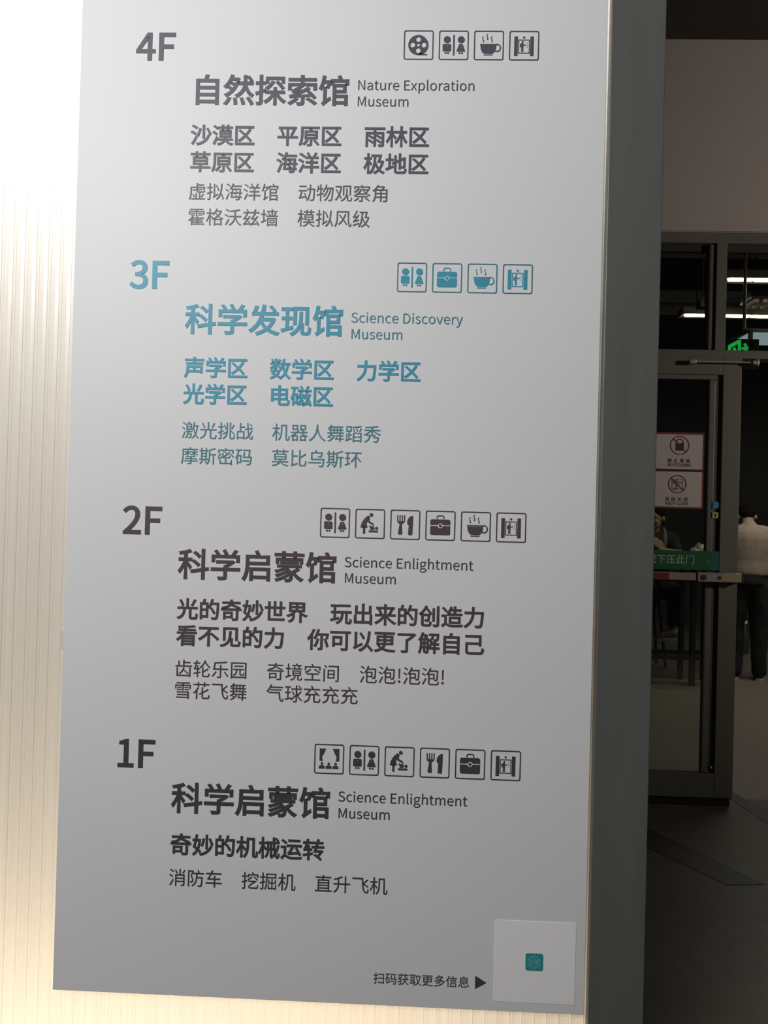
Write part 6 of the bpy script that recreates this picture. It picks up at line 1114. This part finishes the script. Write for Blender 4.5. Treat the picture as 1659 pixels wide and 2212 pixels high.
def head(bm, c, yaw, tilt):
    """skull, jaw, nose, ears; looks along -Y before turning. Returns the turn matrix"""
    Mx = Matrix.Translation(c) @ Matrix.Rotation(yaw, 4, 'Z') @ Matrix.Rotation(tilt, 4, 'X')
    w = lambda *p: Mx @ Vector(p)
    tmp = bmesh.new()
    ball(tmp, (0, 0.008, 0.022), (0.074, 0.093, 0.092), 24)
    ball(tmp, (0, -0.028, -0.045), (0.056, 0.058, 0.066), 20)
    ball(tmp, (0, -0.066, -0.090), (0.024, 0.018, 0.018), 12)
    for s in (-1, 1):
        ball(tmp, (0.078 * s, 0.012, -0.012), (0.011, 0.020, 0.031), 12)
        ball(tmp, (0.033 * s, -0.070, -0.030), (0.020, 0.016, 0.018), 12)
        ball(tmp, (0.030 * s, -0.082, 0.022), (0.024, 0.010, 0.008), 12)
    rod(tmp, (0, -0.084, 0.012), (0, -0.106, -0.030), 0.008, 0.013, 10)
    ball(tmp, (0, -0.104, -0.032), (0.016, 0.013, 0.011), 12)
    tmp.transform(Mx)
    me = bpy.data.meshes.new('tmp')
    tmp.to_mesh(me)
    tmp.free()
    bm.from_mesh(me)
    bpy.data.meshes.remove(me)
    return Mx


def face(Mx, parent):
    w = lambda *p: Mx @ Vector(p)
    for s in (-1, 1):
        obj('eye', ball(bmesh.new(), w(0.031 * s, -0.083, 0.006), 0.0095, 12), 'eye', parent, True)
        b = bmesh.new()
        rod(b, w(0.016 * s, -0.093, 0.027), w(0.047 * s, -0.082, 0.028), 0.0045, 0.003, 8)
        obj('eyebrow', b, 'hair', parent, True)
    b = bmesh.new()
    for s in (-1, 1):
        rod(b, w(0, -0.089, -0.060), w(0.021 * s, -0.080, -0.060), 0.0060, 0.003, 8)
    obj('mouth', b, 'lip', parent, True)


def hair(Mx, parent):
    b = bmesh.new()
    ball(b, (0, 0.020, 0.038), (0.083, 0.097, 0.088), 24)
    ball(b, (0, 0.062, -0.010), (0.068, 0.048, 0.060), 20)
    bmesh.ops.bisect_plane(b, geom=b.verts[:] + b.edges[:] + b.faces[:], plane_co=(0, -0.060, 0.045), plane_no=(0, -1.0, -0.62), clear_outer=True)
    bmesh.ops.holes_fill(b, edges=b.edges[:])
    b.transform(Mx)
    return fuse('hair', b, 'hair', 0.008, parent, 2, 0.003)


def hand(bm, wrist, fwd, palm_n, side, curl):
    """palm with four bent fingers of different length and a thumb from the side of the palm"""
    f = Vector(fwd).normalized()
    n = Vector(palm_n).normalized()
    x = f.cross(n).normalized() * side
    w = Vector(wrist)
    for k in range(4):
        o = (k - 1.5) * 0.019
        limb(bm, [(w, 0.022), (w + f * 0.075 + x * o, 0.0115)])
        L = (0.034, 0.040, 0.037, 0.028)[k]
        p = w + f * 0.078 + x * o * 1.05
        d = f
        pts = [(p, 0.0095)]
        for j, s in enumerate((1.0, 0.75, 0.6)):
            a = curl * (j + 0.6)
            d = (f * math.cos(a) + n * math.sin(a))
            p = p + d * L * s
            pts.append((p, 0.0090 - 0.0008 * j))
        limb(bm, pts)
    b0 = w + f * 0.02 - x * 0.022
    b1 = b0 + (f * 0.7 - x * 0.6 + n * 0.25).normalized() * 0.042
    b2 = b1 + (f * 0.9 - x * 0.1 + n * 0.5).normalized() * 0.032
    limb(bm, [(b0, 0.014), (b1, 0.0115), (b2, 0.009)])


def shoe(parent, heel, toe, m):
    """shoe with a pale sole, heel and toe given on the ground line"""
    h, t = Vector(heel), Vector(toe)
    d = (t - h).normalized()
    L = (t - h).length
    up = Vector((0, 0, 1))
    s = d.cross(up)
    outline = [(-0.02, 0.0), (-0.012, 0.030), (0.04, 0.034), (L * 0.45, 0.032), (L * 0.72, 0.045), (L * 0.93, 0.036), (L, 0.0)]
    ring = outline + [(a, -b) for a, b in outline[-2:0:-1]]
    b = bmesh.new()
    lo = [b.verts.new(h + d * a + s * c) for a, c in ring]
    hi = [b.verts.new(h + d * a + s * c + up * 0.026) for a, c in ring]
    b.faces.new(lo)
    b.faces.new(hi[::-1])
    for i in range(len(ring)):
        b.faces.new((lo[i], hi[i], hi[(i + 1) % len(ring)], lo[(i + 1) % len(ring)]))
    bmesh.ops.recalc_face_normals(b, faces=b.faces)
    u = bmesh.new()
    ball(u, h + d * 0.02 + up * 0.058, 0.036, 14)
    ball(u, h + d * L * 0.45 + up * 0.050, (0.034, 0.034, 0.030), 14)
    limb(u, [(h + d * 0.02 + up * 0.062, 0.037), (h + d * L * 0.5 + up * 0.050, 0.033), (h + d * (L - 0.045) + up * 0.040, 0.036), (h + d * (L - 0.03) + up * 0.036, 0.030)])
    o = fuse('shoe', u, m, 0.008, parent, 3)
    obj('sole', b, 'sole', o)
    return o


def standing_person():
    t = thing('person', 'person seen from behind in pale beige shirt and black trousers, standing in the hall', 'person', (3.27, 6.22, 0), math.radians(-14))
    b = bmesh.new()                                   # faces +Y; built looking away from the doors
    ball(b, (0, 0, 0.95), (0.165, 0.115, 0.13), 24)
    ball(b, (0, 0.0, 1.12), (0.150, 0.105, 0.16), 24)
    ball(b, (0, 0.0, 1.30), (0.170, 0.115, 0.16), 24)
    limb(b, [((-0.165, 0, 1.405), 0.058), ((0, -0.01, 1.42), 0.072), ((0.165, 0, 1.405), 0.058)])
    limb(b, [((0, -0.01, 1.40), 0.066), ((0, 0.045, 1.49), 0.055), ((0, 0.11, 1.535), 0.056)])
    Mx = head(b, (0, 0.150, 1.565), math.pi, math.radians(40))
    wr = {}
    for s in (-1, 1):
        e, w = (0.235 * s, 0.00, 1.13), (0.215 * s, 0.10, 0.90)
        limb(b, [((0.175 * s, 0, 1.395), 0.054), (e, 0.041), (w, 0.028)])
        hand(b, w, (-0.04 * s, 0.25, -1), (-s, 0.1, 0), -s, 0.32)
        limb(b, [((0.09 * s, 0, 0.90), 0.092), ((0.10 * s, 0.015, 0.50), 0.060), ((0.105 * s, -0.01, 0.08), 0.041)])
        limb(b, [((0.105 * s, -0.01, 0.07), 0.040), ((0.125 * s, 0.15, 0.04), 0.030)])
    body = fuse('body', b, 'skin', 0.0062, t, 5)
    face(Mx, body)
    hair(Mx, t)
    c = bmesh.new()
    loft(c, [(1.005, 0.182, 0.138, 0), (1.05, 0.186, 0.140, 0), (1.15, 0.180, 0.134, 0), (1.27, 0.188, 0.136, -0.005), (1.36, 0.194, 0.128, -0.008), (1.42, 0.175, 0.105, -0.010), (1.455, 0.110, 0.080, -0.010)])
    limb(c, [((-0.17, -0.005, 1.395), 0.074), ((0, -0.012, 1.42), 0.084), ((0.17, -0.005, 1.395), 0.074)])
    limb(c, [((0, -0.012, 1.42), 0.085), ((0, 0.012, 1.475), 0.070)])
    for s in (-1, 1):
        limb(c, [((0.180 * s, 0, 1.385), 0.074), ((0.238 * s, 0.0, 1.13), 0.060), ((0.218 * s, 0.09, 0.93), 0.047)])
    sh = fuse('shirt', c, 'shirt', 0.009, t, 10, 0.007)
    k = bmesh.new()
    rod(k, (0, 0, 1.02), (0, 0, 0.92), 0.150, 0.165, 24)
    ball(k, (0, -0.01, 0.93), (0.178, 0.130, 0.11), 24)
    for s in (-1, 1):
        limb(k, [((0.092 * s, -0.005, 0.88), 0.105), ((0.104 * s, 0.01, 0.50), 0.082), ((0.108 * s, -0.015, 0.085), 0.068)])
    fuse('trousers', k, 'trousers', 0.010, t, 4, 0.010)
    for s in (-1, 1):
        shoe(t, (0.106 * s, -0.055, 0.0), (0.155 * s, 0.205, 0.0), 'darkshoe')
    return t


def seated_person():
    t = thing('person', 'person in black T-shirt with grey shoulder strap, sitting behind the glass door', 'person', (2.50, 6.76, 0))
    b = bmesh.new()                                   # faces the doors (-Y), head turned to the left of the picture
    ball(b, (0, 0, 0.87), (0.165, 0.125, 0.12), 24)
    ball(b, (0, -0.02, 1.05), (0.150, 0.105, 0.16), 24)
    ball(b, (0, -0.05, 1.23), (0.170, 0.115, 0.16), 24)
    limb(b, [((-0.165, -0.07, 1.335), 0.058), ((0, -0.06, 1.355), 0.072), ((0.165, -0.07, 1.335), 0.058)])
    limb(b, [((0, -0.06, 1.34), 0.066), ((0.005, -0.085, 1.43), 0.055), ((0.01, -0.10, 1.48), 0.055)])
    Mx = head(b, (0.015, -0.115, 1.535), math.radians(-48), math.radians(8))
    # arm on the right of the picture: elbow out over the table, forearm across, hand raised
    e, w = (0.205, -0.26, 1.175), (-0.005, -0.36, 1.215)
    limb(b, [((0.175, -0.075, 1.325), 0.055), (e, 0.042), (w, 0.029)])
    hand(b, w, (-0.55, -0.05, 0.83), (-0.2, 1, 0.1), 1, 0.62)
    e2, w2 = (-0.235, -0.22, 1.175), (-0.10, -0.44, 1.16)
    limb(b, [((-0.175, -0.075, 1.325), 0.055), (e2, 0.042), (w2, 0.029)])
    hand(b, w2, (0.9, -0.35, 0.05), (0, 0.1, -1), -1, 0.25)
    for s in (-1, 1):
        limb(b, [((0.09 * s, 0, 0.84), 0.095), ((0.125 * s, -0.40, 0.80), 0.064), ((0.135 * s, -0.335, 0.42), 0.042)])
        limb(b, [((0.135 * s, -0.335, 0.41), 0.040), ((0.135 * s - 0.12, -0.37, 0.375), 0.028)])
    body = fuse('body', b, 'skin', 0.0062, t, 5)
    face(Mx, body)
    hair(Mx, t)
    c = bmesh.new()
    loft(c, [(0.86, 0.180, 0.140, 0), (0.95, 0.182, 0.142, -0.01), (1.08, 0.180, 0.136, -0.03), (1.20, 0.190, 0.138, -0.05), (1.30, 0.194, 0.126, -0.065), (1.36, 0.165, 0.100, -0.066), (1.385, 0.10, 0.075, -0.066)])
    limb(c, [((-0.17, -0.07, 1.33), 0.073), ((0, -0.06, 1.350), 0.080), ((0.17, -0.07, 1.33), 0.073)])
    limb(c, [((0.178, -0.075, 1.32), 0.073), ((0.200, -0.21, 1.215), 0.062)])
    limb(c, [((-0.178, -0.075, 1.32), 0.073), ((-0.225, -0.18, 1.215), 0.062)])
    sh = fuse('shirt', c, 'tee', 0.009, t, 5, 0.010)
    st = bmesh.new()
    pts = [(0.115, 0.075, 1.33), (0.118, 0.02, 1.405), (0.112, -0.06, 1.425), (0.102, -0.13, 1.385), (0.085, -0.185, 1.28), (0.06, -0.195, 1.15)]
    for a, q in zip(pts, pts[1:]):
        rod(st, a, q, 0.017, 0.017, 10)
    fuse('bag_strap', st, 'strap', 0.007, t, 2)
    k = bmesh.new()
    ball(k, (0, 0.0, 0.875), (0.182, 0.145, 0.115), 24)
    for s in (-1, 1):
        limb(k, [((0.092 * s, 0, 0.85), 0.108), ((0.125 * s, -0.41, 0.80), 0.082), ((0.137 * s, -0.335, 0.50), 0.064)])
    fuse('trousers', k, 'trousers', 0.010, t, 4, 0.010)
    for s in (-1, 1):
        so = bmesh.new()
        limb(so, [((0.136 * s, -0.335, 0.50), 0.047), ((0.136 * s, -0.335, 0.42), 0.046)])
        fuse('sock', so, 'sock', 0.008, t, 2)
        shoe(t, (0.145 * s + 0.02, -0.335, 0.325), (0.145 * s - 0.20, -0.375, 0.325), 'shoe')
    return t


standing_person()
seated_person()
